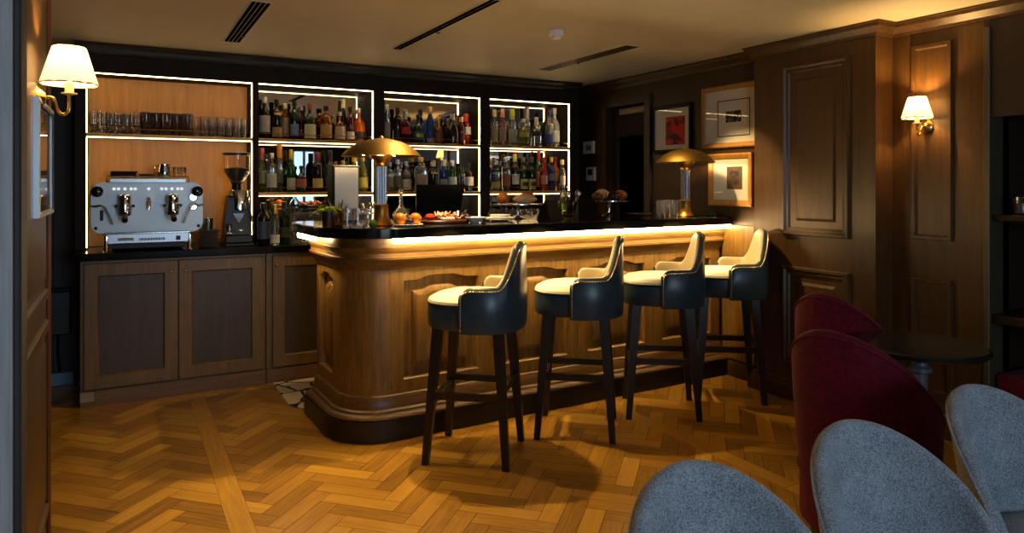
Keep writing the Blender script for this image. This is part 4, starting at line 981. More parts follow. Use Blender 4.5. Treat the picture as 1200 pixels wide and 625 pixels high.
row(4, 'lower', [
 (580.5, 11.5, 187, 'whisky', 'clear', 'clear bottle with yellow oval label', dict(label=(196, 186, 90), lz=(0.10, 0.30), cap=SIL)),
 (592.5, 11, 183, 'whisky', 'clear', 'clear bottle with copper label', dict(label=(150, 88, 60), lz=(0.16, 0.50), cap=SIL)),
 (603.5, 10, 180, 'wine', 'dark', 'dark wine bottle with yellow capsule', dict(label=(214, 214, 206), lz=(0.18, 0.46), cap=(214, 196, 90), capz=0.80)),
 (613.5, 10.5, 184, 'wine', 'dkgreen', 'dark green bottle with yellow and black label', dict(label=(196, 186, 90), lz=(0.06, 0.36), cap=(90, 96, 60), oval=((26, 26, 20), 'low'))),
 (623, 10, 184, 'wine', 'dkgreen', 'dark green bottle with pale round label', dict(label=(170, 166, 110), lz=(0.06, 0.36), cap=(70, 76, 56), oval=((30, 30, 26), 'low'))),
 (631.5, 8.5, 177, 'wine', 'green', 'green bottle with bright red cap', dict(label=(206, 120, 100), lz=(0.1, 0.5), cap=(206, 34, 44), capz=0.80, Y=5.41)),
 (637, 9.5, 184, 'wine', 'red', 'red bottle with pink label', dict(label=(196, 140, 110), lz=(0.2, 0.46), cap=(110, 26, 40))),
 (646, 9, 184, 'wine', 'blue', 'blue-black bottle with grey label', dict(label=(110, 104, 110), lz=(0.3, 0.52), cap=(170, 150, 50))),
 (655, 10, 184, 'wine', 'orange', 'bright orange aperitif bottle', dict(label=(214, 140, 80), lz=(0.30, 0.52), cap=(130, 36, 30))),
 (664, 7.5, 187, 'slim', 'clear', 'clear bottle with cream label', dict(label=(190, 186, 150), lz=(0.2, 0.5), cap=(206, 190, 150))),
])
# tall vase of green stems on the lower shelf
t = thing('stem_vase', 'clear glass vase of green stems, between the green gin bottle and the dark diamond-label one', 'vase', (at(541.5, 5.31), 5.31, 1.301))
mb = MB(); mb.lathe([(0.022, 0.0), (0.026, 0.006), (0.028, 0.15), (0.026, 0.15), (0.023, 0.01), (0.0, 0.008)], 20); mb.build('glass', M['glass'], t)
for k in range(7):
    a = 2 * pi * k / 7; q = 0.010 * (1 + k % 2)
    mb = MB(); mb.tube([(q * cos(a) * 0.6, q * sin(a) * 0.6, 0.012), (q * cos(a), q * sin(a), 0.12), (q * 1.7 * cos(a), q * 1.2 * sin(a), 0.20 + 0.03 * random.random())], [0.003, 0.0035, 0.002], 8); mb.build('stem', M['leaf'], t)
# bottles on the back worktop beside the curved bar end
bottle(at(309, 5.12), 5.12, CT + 0.001, 0.29, 0.085, 'whisky', 'dark', 'dark bottle with grey-blue label on the back worktop beside the grinder', (78, 96, 112), (0.14, 0.56), BLK)
bottle(at(322, 5.06), 5.06, CT + 0.001, 0.275, 0.062, 'slim', 'clear', 'clear bottle with gold capsule on the back worktop by the bar end', (200, 206, 200), (0.05, 0.26), GLD, 0.78)
bottle(at(333, 5.16), 5.16, CT + 0.001, 0.29, 0.075, 'wine', 'dkgreen', 'dark wine bottle on the back worktop behind the curved worktop corner', (60, 66, 60), (0.15, 0.4), BLK)

# ================================================================ GLASSWARE
def copies(proto, label_fn, spots, sc=None):
    out = []
    for k, p in enumerate(spots):
        if k == 0: proto.location = p; proto['label'] = label_fn(k); out.append(proto)
        else: out.append(dup(proto, p, None, label_fn(k)))
    return out
def tumbler_prof(r, h, th=0.003, base=0.012): return [(r * 0.86, 0.0), (r * 0.90, 0.003), (r, h - 0.001), (r - th * 0.5, h), (r - th, h - 0.001), (r * 0.90 - th, base), (0.0, base)]
def stem_prof(r, h, hs): return [(r * 0.8, 0.0), (r * 0.8, 0.003), (r * 0.25, 0.008), (0.005, 0.016), (0.0045, hs), (r * 0.5, hs + 0.012), (r * 0.96, hs + (h - hs) * 0.45), (r, hs + (h - hs) * 0.65), (r * 0.9, h), (r * 0.86, h), (r * 0.94, hs + (h - hs) * 0.62), (r * 0.45, hs + 0.018), (0.0, hs + 0.016)]
def lathe_thing(name, label, cat, prof, mat, loc, group, seg=20, facet=None, part='bowl'):
    t = thing(name, label, cat, loc, 0, group)
    mb = MB(); mb.lathe(prof, seg); mb.build(part, mat, t, auto=50 if not facet else 10); return t
Yg = 5.36
# goblets at the coffee end, dark tumblers in the middle, tumblers toward the bottles
p = lathe_thing('goblet', '', 'glass', [(0.024, 0.0), (0.025, 0.006), (0.018, 0.02), (0.017, 0.035), (0.028, 0.055), (0.0315, 0.09), (0.0305, 0.148), (0.0285, 0.148), (0.0295, 0.09), (0.026, 0.06), (0.0, 0.05)], M['glass'], (0, 0, 0), 'goblets above the coffee machine')
xs = [at(q, Yg) for q in (111, 120.5, 130, 139.5, 149, 158.5)]
copies(p, lambda k: 'clear short-stemmed goblet above the coffee machine, %s of its row from the wall lamp' % ORD[k], [(x, Yg - 0.04 * (k % 2), 1.691) for k, x in enumerate(xs)])
p = lathe_thing('goblet', '', 'glass', [(0.024, 0.0), (0.025, 0.006), (0.018, 0.02), (0.017, 0.035), (0.028, 0.055), (0.0315, 0.09), (0.0305, 0.148), (0.0285, 0.148), (0.0295, 0.09), (0.026, 0.06), (0.0, 0.05)], M['glass'], (0, 0, 0), 'goblets above the coffee machine')
xs = [at(q, 5.44) for q in (113, 124.5, 136, 147.5, 159)]
copies(p, lambda k: 'clear goblet in the rear row above the coffee machine, %s from the wall lamp' % ORD[k], [(x, 5.452, 1.691) for x in xs])
p = lathe_thing('dark_tumbler', '', 'glass', tumbler_prof(0.036, 0.155), M['glass_dark'], (0, 0, 0), 'smoked tumblers above the coffee machine', 24)
xs = [at(q, Yg) for q in (171, 183, 195, 207, 219)]
copies(p, lambda k: 'wide smoked glass tumbler in the middle of the glass shelf, %s from the goblets' % ORD[k], [(x, Yg - (0.0 if k % 2 else 0.03), 1.691) for k, x in enumerate(xs)])
p = lathe_thing('highball_glass', '', 'glass', tumbler_prof(0.029, 0.142), M['glass'], (0, 0, 0), 'highball glasses above the coffee grinder')
xs = [at(q, Yg) for q in (230, 239.5, 249, 258.5, 268, 277.5, 286.5)]
copies(p, lambda k: 'clear highball glass on the shelf above the grinder, %s from the smoked tumblers' % ORD[k], [(x, Yg - 0.035 * (k % 2), 1.691) for k, x in enumerate(xs)])
p = lathe_thing('highball_glass', '', 'glass', tumbler_prof(0.029, 0.142), M['glass'], (0, 0, 0), 'highball glasses above the coffee grinder')
xs = [at(q, 5.44) for q in (235, 247, 259, 271, 283)]
copies(p, lambda k: 'clear highball glass in the rear row above the grinder, %s from the smoked tumblers' % ORD[k], [(x, 5.445, 1.691) for x in xs])
# stem glasses on the back worktop
p = lathe_thing('wine_glass', '', 'glass', stem_prof(0.036, 0.215, 0.09), M['glass'], (0, 0, 0), 'wine glasses behind the curved bar end')
copies(p, lambda k: 'wine glass on the back worktop behind the curved bar end, %s from the dark bottles' % ORD[k], [(at(q, y_), y_, CT + 0.001) for q, y_ in ((345, 5.14), (352, 5.30), (359, 5.14), (366, 5.30), (373, 5.14), (380, 5.30))])
p = lathe_thing('wine_glass', '', 'glass', stem_prof(0.038, 0.205, 0.085), M['glass'], (0, 0, 0), 'wine glasses behind the pastry stand')
copies(p, lambda k: 'wine glass on the back worktop behind the bread stand, %s from the gold lamp' % ORD[k], [(at(q, y_), y_, CT + 0.001) for q, y_ in ((577, 5.14), (584, 5.30), (591, 5.14), (598, 5.30), (605, 5.14), (612, 5.30), (619, 5.14), (626, 5.30), (633, 5.14))])

# ================================================================ COFFEE CORNER
M['button'] = emis('button_light', (0.9, 0.95, 1.0, 1), 0.8)
t = thing('espresso_machine', 'two-group steel espresso machine with rounded front plate on the back worktop', 'coffee machine', (0.139, 5.06, CT))
cm = t
def rrect(a0, a1, b0, b1, r, n=6):
    def f(i):
        A0, A1, B0, B1, R = a0 + i, a1 - i, b0 + i, b1 - i, max(0.004, r - i); o = []
        for cx, cz, s in ((A1 - R, B0 + R, -pi / 2), (A1 - R, B1 - R, 0), (A0 + R, B1 - R, pi / 2), (A0 + R, B0 + R, pi)):
            for k in range(n + 1): o.append((cx + R * cos(s + pi / 2 * k / n), cz + R * sin(s + pi / 2 * k / n)))
        return o
    return f
mb = MB(); mb.loops(rrect(-0.325, 0.325, 0.105, 0.435, 0.07), [(0.004, -0.03), (0.0, -0.026), (0.0, -0.004), (0.004, 0.0)], on_y(0.035), cap=True, back=1); mb.build('front_plate', M['plate_steel'], t, auto=30)
mb = MB(); mb.loops(rrect(-0.30, 0.30, 0.13, 0.425, 0.05), [(0.0, 0.0), (0.0, 0.34)], on_y(0.065, 1), cap=True); mb.build('boiler_housing', M['steel'], t, auto=30)
mb = MB(); mb.box(-0.225, 0.225, 0.04, 0.40, 0.425, 0.462, 0.008); mb.build('cup_tray', M['steel'], t)
mb = MB(); mb.tube([(-0.235, 0.03, 0.432), (-0.235, 0.03, 0.470), (0.235, 0.03, 0.470), (0.235, 0.03, 0.432)], 0.004, 8); mb.build('cup_rail', M['chrome'], t)
mb = MB(); mb.box(-0.235, 0.235, -0.03, 0.38, 0.045, 0.112, 0.006); dt = mb.build('drip_tray', M['steel'], t)
mb = MB(); mb.box(-0.24, 0.24, -0.036, -0.028, 0.105, 0.118, 0.003); mb.build('tray_lip', M['chrome'], dt)
mb = MB(); mb.box(-0.175, -0.085, -0.0325, -0.0295, 0.066, 0.084, 0.001); mb.build('badge', solid((150, 140, 104), 0.4), dt)
mb = MB(); mb.box(0.155, 0.182, -0.0325, -0.0295, 0.060, 0.088, 0.001); mb.build('switch', M['black'], dt)
mb = MB()
rr_ = random.Random(3); x = -0.055
lt = []
while x < 0.09:
    w_ = rr_.choice((0.007, 0.009, 0.011)); lt.append((x, w_)); x += w_ + 0.004
mb.box(-0.06, 0.095, -0.0308, -0.0298, 0.0705, 0.0725)
for x, w_ in lt: mb.box(x, x + w_, -0.0312, -0.0298, 0.064, 0.080)
mb.build('nameplate', solid((70, 80, 90)), dt)['kind'] = 'stuff'
mb = MB(); mb.box(-0.21, 0.21, 0.0, 0.36, 0.012, 0.046, 0.004); mb.build('base', M['black'], t)
for x in (-0.236, 0.236):
    mb = MB(); mb.tube([(x, -0.02, 0.0), (x, -0.02, 0.012), (x, -0.02, 0.10)], [0.020, 0.014, 0.013], 14); mb.build('leg', M['chrome'], t)
for gx in (-0.135, 0.135):
    mb = MB(); mb.lathe([(0.022, 0.36), (0.034, 0.35), (0.036, 0.31), (0.030, 0.30), (0.045, 0.295), (0.045, 0.265), (0.03, 0.258)], 20, (gx, -0.045, 0)); gh = mb.build('group_head', M['chrome'], t)
    mb = MB(); mb.tube([(gx, 0.035, 0.325), (gx, -0.04, 0.325)], 0.022, 14); mb.build('group_neck', M['gold'], gh)
    mb = MB(); mb.lathe([(0.038, 0.26), (0.04, 0.245), (0.036, 0.225), (0.012, 0.215), (0.010, 0.195), (0.002, 0.19)], 20, (gx, -0.045, 0)); pf = mb.build('portafilter', M['chrome'], t)
    mb = MB(); mb.tube([(gx, -0.08, 0.245), (gx, -0.12, 0.232), (gx, -0.20, 0.20)], [0.008, 0.014, 0.017], 12); mb.build('handle', M['black'], pf)
    mb = MB(); mb.tube([(gx - 0.055, -0.045, 0.285), (gx + 0.055, -0.045, 0.285)], 0.009, 10); mb.build('lock_bar', M['black'], gh)
for sx in (-1, 1):
    mb = MB(); rr = [[(sx * 0.285 + r * cos(2 * pi * k / 16), 0.035 - y, 0.375 + r * sin(2 * pi * k / 16)) for k in range(16)] for y, r in ((0.0, 0.018), (0.02, 0.02), (0.022, 0.032), (0.05, 0.034), (0.055, 0.026))]
    mb.rings(rr); mb.build('steam_knob', M['black_gloss'], t)
    mb = MB(); mb.tube([(sx * 0.315, 0.02, 0.285), (sx * 0.29, -0.03, 0.282), (sx * 0.265, -0.05, 0.292), (sx * 0.245, -0.055, 0.282), (sx * 0.215, -0.06, 0.215), (sx * 0.20, -0.06, 0.17)], 0.0065, 10); mb.build('steam_wand', M['steel'], t)
for gx in (-0.135, 0.135):
    for k in (-0.06, -0.035, 0.0, 0.035, 0.058):
        mb = MB(); rr = [[(gx + k + r * cos(2 * pi * q / 12), 0.035 - y, 0.392 + r * sin(2 * pi * q / 12)) for q in range(12)] for y, r in ((-0.001, 0.009), (0.004, 0.009), (0.005, 0.006))]
        mb.rings(rr); mb.build('button', M['button'], t)
mb = MB(); rr = [[(r * cos(2 * pi * q / 12), 0.035 - y, 0.392 + r * sin(2 * pi * q / 12)) for q in range(12)] for y, r in ((-0.001, 0.009), (0.004, 0.009), (0.005, 0.006))]
mb.rings(rr); mb.build('button', M['button'], t)
mb = MB(); mb.tube([(0, 0.035, 0.33), (0, 0.0, 0.33), (0, -0.012, 0.31), (0, -0.014, 0.26)], [0.01, 0.01, 0.012, 0.011], 12); mb.build('hot_water_spout', M['chrome'], t)
for z_, r_ in ((0.335, 0.028), (0.275, 0.028)):
    mb = MB(); rr = [[(0.262 + r * cos(2 * pi * q / 20), 0.035 - y, z_ + r * sin(2 * pi * q / 20)) for q in range(20)] for y, r in ((-0.001, r_), (0.010, r_), (0.012, r_ - 0.005), (0.008, r_ - 0.006))]
    mb.rings(rr); mb.build('gauge', M['chrome'], t)
mb = MB(); mb.loops(rrect(-0.273, -0.253, 0.19, 0.26, 0.009), [(0, -0.001), (0.001, 0.003)], on_y(0.035), cap=True); mb.build('sight_slot', M['black'], t)
for sx in (-0.295, 0.295):
    mb = MB(); rr = [[(sx + r * cos(2 * pi * q / 12), 0.035 - y, 0.145 + r * sin(2 * pi * q / 12)) for q in range(12)] for y, r in ((-0.001, 0.011), (0.003, 0.010), (0.005, 0.006))]
    mb.rings(rr); mb.build('screw_cap', M['black'], t)
# on top of the machine: folded cloths, dark saucers, jug, cups
MT = CT + 0.463
for k in range(4):
    mb = MB(); mb.box(-0.075, 0.075, -0.06, 0.06, 0.0, 0.0105, 0.004); o = mb.build('folded_cloth', solid((44, 42, 44), 0.8), loc=(-0.005 + 0.004 * (k % 2), 5.20, MT + 0.011 * k), rotz=0.05 * (k - 1.5))
    tag(o, 'dark folded cloth on the coffee machine, %s up in its stack' % ORD[k], 'cloth', 'folded cloths on the coffee machine')
for k in range(2):
    mb = MB(); mb.lathe([(0.03, 0.0), (0.05, 0.004), (0.058, 0.012), (0.055, 0.012), (0.03, 0.006), (0, 0.005)], 24); o = mb.build('saucer', solid((50, 46, 44), 0.3), loc=(0.135, 5.20, MT + 0.013 * k))
    tag(o, 'dark saucer on the coffee machine beside the cloths, %s of its two' % ('lower' if k == 0 else 'upper'), 'saucer', 'saucers on the coffee machine')
t = thing('milk_jug', 'polished steel milk jug standing on top of the coffee machine', 'jug', (0.235, 5.20, MT))
mb = MB(); mb.lathe([(0.04, 0.0), (0.042, 0.004), (0.042, 0.05), (0.036, 0.075), (0.037, 0.092), (0.035, 0.092), (0.034, 0.075), (0.038, 0.05), (0, 0.006)], 24); mb.build('body', M['chrome'], t)
mb = MB(); mb.tube([(-0.036, 0, 0.08), (-0.058, 0, 0.078), (-0.06, 0, 0.04), (-0.040, 0, 0.03)], 0.004, 8); mb.build('handle', M['chrome'], t)
p = lathe_thing('shot_glass', '', 'glass', tumbler_prof(0.020, 0.075, 0.002), M['glass'], (0, 0, 0), 'narrow glasses on the coffee machine')
copies(p, lambda k: 'narrow glass on top of the coffee machine, %s from the steel jug' % ORD[k], [(0.305 + 0.043 * k, 5.18 + 0.03 * (k % 2), MT) for k in range(2)])
# saucer stack and cup
sx_, sy_ = at(244.5, 5.13), 5.13
for k in range(9):
    mb = MB(); mb.lathe([(0.036, 0.0), (0.058, 0.004), (0.072, 0.013), (0.069, 0.0135), (0.05, 0.006), (0, 0.005)], 28); o = mb.build('saucer', solid((120, 122, 124), 0.3), loc=(sx_, sy_, CT + 0.001 + 0.0125 * k))
    tag(o, 'grey saucer in the tall stack beside the coffee machine, %s from the worktop' % ORD[k], 'saucer', 'stacked saucers beside the coffee machine')
o = MB().lathe([(0.022, 0.0), (0.03, 0.004), (0.033, 0.085), (0.031, 0.085), (0.028, 0.006), (0, 0.006)], 24).build('steel_beaker', M['chrome'], loc=(sx_ - 0.005, sy_, CT + 0.108))
tag(o, 'steel beaker standing on the stack of grey saucers', 'beaker')
# grinder
gx_, gy_ = at(277.5, 5.20), 5.20
t = thing('coffee_grinder', 'black and chrome coffee grinder with clear bean hopper on the back worktop', 'coffee grinder', (gx_, gy_, CT))
mb = MB(); mb.box(-0.092, 0.092, -0.14, 0.14, 0.0, 0.022, 0.006); mb.box(-0.088, 0.088, -0.13, 0.13, 0.0215, 0.075, 0.006); mb.build('base', M['black'], t)
mb = MB(); mb.rings([[(x * w_, y * d_, z) for x, y in ((-1, -1), (1, -1), (1, 1), (-1, 1))] for w_, d_, z in ((0.088, 0.085, 0.075), (0.084, 0.082, 0.18), (0.066, 0.075, 0.33), (0.062, 0.07, 0.345))]); mb.build('body', M['black'], t, smooth=False)
mb = MB(); mb.lathe([(0.066, 0.24), (0.070, 0.245), (0.070, 0.375), (0.066, 0.382), (0.03, 0.384)], 28, (0.014, -0.02, 0)); mb.build('motor_collar', M['chrome'], t)
mb = MB(); mb.lathe([(0.03, 0.384), (0.034, 0.388), (0.034, 0.425), (0.044, 0.43)], 24); mb.build('hopper_neck', M['black'], t)
hp = MB().lathe([(0.036, 0.43), (0.040, 0.435), (0.088, 0.51), (0.088, 0.625), (0.085, 0.625), (0.085, 0.512), (0.036, 0.44), (0, 0.438)], 28).build('hopper', M['glass'], t)
mb = MB(); mb.lathe([(0.033, 0.442), (0.080, 0.512), (0.080, 0.530), (0.04, 0.537), (0.0, 0.538)], 28); mb.build('coffee_beans', plain('beans', srgb(40, 24, 14), 0.4, vary=0.5), hp)
mb = MB(); mb.lathe([(0.09, 0.625), (0.093, 0.627), (0.093, 0.638), (0.085, 0.641), (0.02, 0.643)], 28); mb.build('hopper_lid', M['black'], hp)
mb = MB(); mb.rings([[(0.05 * cos(2 * pi * k / 3 + pi / 2) * s_, -0.088 - q, 0.20 + 0.05 * sin(-2 * pi * k / 3 - pi / 2) * s_) for k in range(3)] for q, s_ in ((0.0, 1.0), (0.012, 0.9))]); mb.build('dosing_chute', M['black_gloss'], t, smooth=False)
mb = MB(); mb.tube([(0.07, -0.10, 0.26), (0.085, -0.13, 0.16), (0.088, -0.135, 0.10)], 0.006, 8); mb.build('dosing_lever', M['chrome'], t)
mb = MB(); mb.tube([(-0.02, -0.09, 0.11), (-0.02, -0.14, 0.11), (0.02, -0.14, 0.11), (0.02, -0.09, 0.11)], 0.006, 8); mb.build('filter_fork', M['chrome'], t)
o = MB().lathe([(0.026, 0.0), (0.028, 0.004), (0.024, 0.012), (0.011, 0.02), (0.011, 0.045), (0.020, 0.055), (0.021, 0.068), (0.008, 0.074)], 20).build('coffee_tamper', M['chrome'], loc=(gx_ - 0.062, gy_ - 0.114, CT + 0.0775))
tag(o, 'chrome tamper standing on the grinder base', 'tamper')
# ================================================================ THINGS ON THE BAR
def onbar(px, Y, dz=0.0005): return (at(px, Y), Y, BT + dz)
def bar_lamp(label, loc, R_, hcol, rot=0):
    t = thing('table_lamp', label, 'lamp', loc, rot, 'domed brass bar lamps')
    mb = MB(); mb.lathe([(0.062, 0.0), (0.064, 0.004), (0.060, 0.010), (0.050, 0.022), (0.043, 0.040), (0.039, 0.065), (0.037, 0.105), (0.040, 0.112), (0.036, 0.118)], 32); mb.build('base', M['gold'], t)
    for k in range(9):
        a = 2 * pi * k / 9
        mb = MB(); mb.tube([(0.024 * cos(a), 0.024 * sin(a), 0.117), (0.024 * cos(a), 0.024 * sin(a), hcol)], 0.0085, 10); mb.build('column_rod', M['rod_chrome'], t)
    mb = MB(); mb.lathe([(0.035, hcol), (0.038, hcol + 0.006), (0.034, hcol + 0.02), (0.046, hcol + 0.035), (0.062, hcol + 0.048), (0.066, hcol + 0.06), (0.04, hcol + 0.066)], 32); mb.build('collar', M['gold'], t)
    zr = hcol + 0.055
    prof = [(R_, zr), (R_ * 1.004, zr + 0.004), (R_ * 0.90, zr + 0.030), (R_ * 0.72, zr + 0.060), (R_ * 0.50, zr + 0.082), (R_ * 0.28, zr + 0.094), (0.03, zr + 0.099), (0.0, zr + 0.100)]
    inn = [(0.0, zr + 0.096), (R_ * 0.28, zr + 0.090), (R_ * 0.50, zr + 0.078), (R_ * 0.71, zr + 0.057), (R_ * 0.885, zr + 0.028), (R_ * 0.985, zr + 0.002)]
    mb = MB(); mb.lathe(inn[::1] + prof[:-1] + [(0.002, zr + 0.1)], 48); sh = mb.build('lamp_shade', M['aged_brass'], t, auto=40)
    mb = MB(); mb.lathe([(0.012, zr + 0.098), (0.014, zr + 0.104), (0.006, zr + 0.112), (0.002, zr + 0.116)], 16); mb.build('finial', M['gold'], sh)
    for k in range(3):
        a = 2 * pi * k / 3 + 0.5
        mb = MB(); mb.lathe([(0.006, -0.012), (0.013, 0.004), (0.011, 0.018), (0.002, 0.024)], 12, (0.10 * cos(a), 0.10 * sin(a), zr + 0.018)); mb.build('bulb', M['bulb'], t)
    for k in range(3):
        a = 2 * pi * k / 3 + 0.5
        mb = MB(); mb.tube([(0.055 * cos(a), 0.055 * sin(a), zr + 0.0), (0.08 * cos(a), 0.08 * sin(a), zr + 0.03), (0.10 * cos(a), 0.10 * sin(a), zr + 0.04)], 0.004, 8); mb.build('bulb_arm', M['gold'], t)
    light('lamp_glow', 'POINT', (loc[0], loc[1], loc[2] + zr + 0.012), 15.0, (1.0, 0.62, 0.26), 0.03)
    return t
bar_lamp('domed brass table lamp beside the menu holder on the bar', onbar(447, 3.72), 0.215, 0.325)
bar_lamp('domed brass table lamp beside the pictures at the wall end of the bar', onbar(803, 3.76), 0.205, 0.325)

# menu holder
x, y, z = onbar(404.5, 3.93)
t = thing('menu_holder', 'tall dark menu holder with a white sheet beside the gold lamp', 'menu holder', (x, y, z), radians(14))
mb = MB(); mb.box(-0.085, 0.085, -0.012, 0.055, 0.0, 0.335, 0.004); mb.build('case', plain('bottle_green', srgb(16, 30, 26), 0.3), t, smooth=False)
mb = MB(); mb.box(-0.072, 0.075, -0.0150, -0.0125, 0.02, 0.322); mb.build('sheet', M['paper'], t, smooth=False)
# herb cup
x, y, z = onbar(385, 3.67)
t = thing('herb_cup', 'dark metal cup of lime green leaves at the curved bar end', 'plant', (x, y, z))
mb = MB(); mb.lathe([(0.029, 0.0), (0.031, 0.003), (0.036, 0.085), (0.034, 0.085), (0.029, 0.006), (0, 0.006)], 24); mb.build('cup', plain('gunmetal', srgb(96, 92, 92), 0.22, 0.9), t)
mb = MB(); mb.lathe([(0.033, 0.078), (0.02, 0.083), (0.0, 0.084)], 20); mb.build('soil', solid((40, 30, 22), 0.9), t)
mb = MB(); rg = random.Random(5)
for k in range(30):
    a = 2 * pi * k / 30 * 3.1; el = 0.5 + 1.2 * rg.random()
    leaf(mb, (0.014 * cos(a), 0.014 * sin(a), 0.078), (cos(a), sin(a), el), 0.055 + 0.03 * rg.random(), 0.030, 0.45)
mb.build('foliage', M['leaf_lime'], t)
# amber glass next to it, holding dried stems
x, y, z = onbar(396, 3.79)
t = thing('stem_glass', 'amber tinted glass with dried stems next to the herb cup', 'vase', (x, y, z))
mb = MB(); mb.lathe([(0.026, 0.0), (0.028, 0.003), (0.032, 0.095), (0.030, 0.095), (0.026, 0.006), (0, 0.006)], 24); mb.build('glass', gl('amberlight', (226, 180, 100), 0.9), t)
for k in range(7):
    a = 2 * pi * k / 7 + 0.3
    mb = MB(); leaf(mb, (0.008 * cos(a), 0.008 * sin(a), 0.02), (cos(a) * 0.45, sin(a) * 0.45, 1.0), 0.13 + 0.02 * (k % 3), 0.014, 0.15); mb.build('dried_stem', solid((150, 110, 50), 0.7), t)

# cut glass tumblers & coupes near the lamp
def cut_tumbler(r, h):
    t = thing('cut_glass', '', 'glass', (0, 0, 0), 0, 'cut crystal glasses beside the gold lamp')
    seg = 24; mb = MB(); rr = []
    for q, z in ((0.86, 0.0), (0.9, 0.004)): rr.append([(r * q * cos(2 * pi * k / seg), r * q * sin(2 * pi * k / seg), z) for k in range(seg)])
    for j in range(7):
        z = 0.008 + (h * 0.72 - 0.008) * j / 6
        rr.append([(r * (0.92 + 0.08 * z / h) * (1.0 if (k + j) % 2 else 0.92) * cos(2 * pi * k / seg), r * (0.92 + 0.08 * z / h) * (1.0 if (k + j) % 2 else 0.92) * sin(2 * pi * k / seg), z) for k in range(seg)])
    for q, z in ((1.0, h * 0.78), (1.0, h), (0.93, h), (0.9, h * 0.7), (0.84, 0.012)): rr.append([(r * q * cos(2 * pi * k / seg), r * q * sin(2 * pi * k / seg), z) for k in range(seg)])
    mb.rings(rr); mb.build('bowl', M['glass'], t, auto=12); return t
p = cut_tumbler(0.030, 0.10)
copies(p, lambda k: 'cut crystal tumbler before the white menu sheet, %s from the herb cup' % ORD[k], [onbar(q, yy) for q, yy in ((408, 3.585), (411.5, 3.70), (420, 3.575), (424, 3.69), (432, 3.565))])
p = lathe_thing('coupe_glass', '', 'glass', [(0.032, 0.0), (0.032, 0.003), (0.008, 0.008), (0.005, 0.014), (0.005, 0.060), (0.02, 0.070), (0.042, 0.090), (0.048, 0.118), (0.0465, 0.118), (0.040, 0.092), (0.018, 0.074), (0, 0.072)], M['glass'], (0, 0, 0), 'coupe glasses beside the gold lamp', 28)
copies(p, lambda k: 'stemmed coupe glass beside the gold lamp base, %s from the menu holder' % ORD[k], [onbar(q, yy) for q, yy in ((432, 3.97), (441, 4.10))])
o = MB().lathe([(0.004, 0.0), (0.016, 0.005), (0.022, 0.018), (0.0215, 0.026), (0.014, 0.040), (0.004, 0.046)], 20).build('lime', solid((40, 84, 34), 0.45), loc=onbar(437, 3.52)); tag(o, 'green lime beside the gold lamp base', 'fruit')
# decanter
x, y, z = onbar(470, 3.98)
t = thing('decanter', 'clear glass decanter with slender neck behind the oranges', 'decanter', (x, y, z))
mb = MB(); mb.lathe([(0.03, 0.0), (0.048, 0.006), (0.052, 0.03), (0.044, 0.06), (0.022, 0.085), (0.013, 0.105), (0.012, 0.15), (0.019, 0.158), (0.017, 0.16), (0.009, 0.152), (0.009, 0.105), (0.018, 0.083), (0.040, 0.058), (0.047, 0.03), (0.028, 0.009), (0, 0.008)], 28); mb.build('body', M['glass'], t)
mb = MB(); mb.lathe([(0.008, 0.15), (0.009, 0.162), (0.014, 0.170), (0.016, 0.185), (0.008, 0.200), (0.002, 0.203)], 16); mb.build('stopper', M['glass'], t)
# fruit plate
def plate(name, label, cat, loc, r, mat, group=None):
    o = MB().lathe([(r * 0.5, 0.0), (r * 0.62, 0.002), (r, 0.012), (r * 0.985, 0.0135), (r * 0.62, 0.005), (0, 0.004)], 40).build(name, mat, loc=loc); return tag(o, label, cat, group)
fx, fy, fz = onbar(478, 3.57)
plate('plate', 'white plate holding the oranges and plums beside the gold lamp', 'plate', (fx, fy, fz), 0.082, M['white'])
def orange_fruit(label, dx, dy, r, nm='orange', col=(226, 130, 24)):
    t = thing(nm, label, 'fruit', (fx + dx, fy + dy, fz + 0.0055), 0, None)
    prof = [(r * sin(pi * k / 14) * (1.0), r - r * 0.96 * cos(pi * k / 14)) for k in range(15)]
    mb = MB(); mb.lathe(prof, 24); mb.build('peel' if nm == 'orange' else 'skin', plain(nm + '_skin', srgb(*col), 0.42, vary=0.1), t)
    mb = MB(); mb.lathe([(0.0035, r * 1.94), (0.003, r * 2.0), (0.001, r * 2.02)], 8); mb.build('stalk', solid((60, 70, 30), 0.7), t)
orange_fruit('orange on the white plate on the side of the gold lamp', -0.045, 0.0, 0.035)
orange_fruit('orange on the white plate on the side of the food board', 0.042, 0.0, 0.034)
orange_fruit('dark plum between the two oranges on the white plate', 0.0, -0.035, 0.020, 'plum', (44, 30, 52))
orange_fruit('dark plum at the rear of the white fruit plate', 0.002, 0.035, 0.021, 'plum', (38, 24, 44))
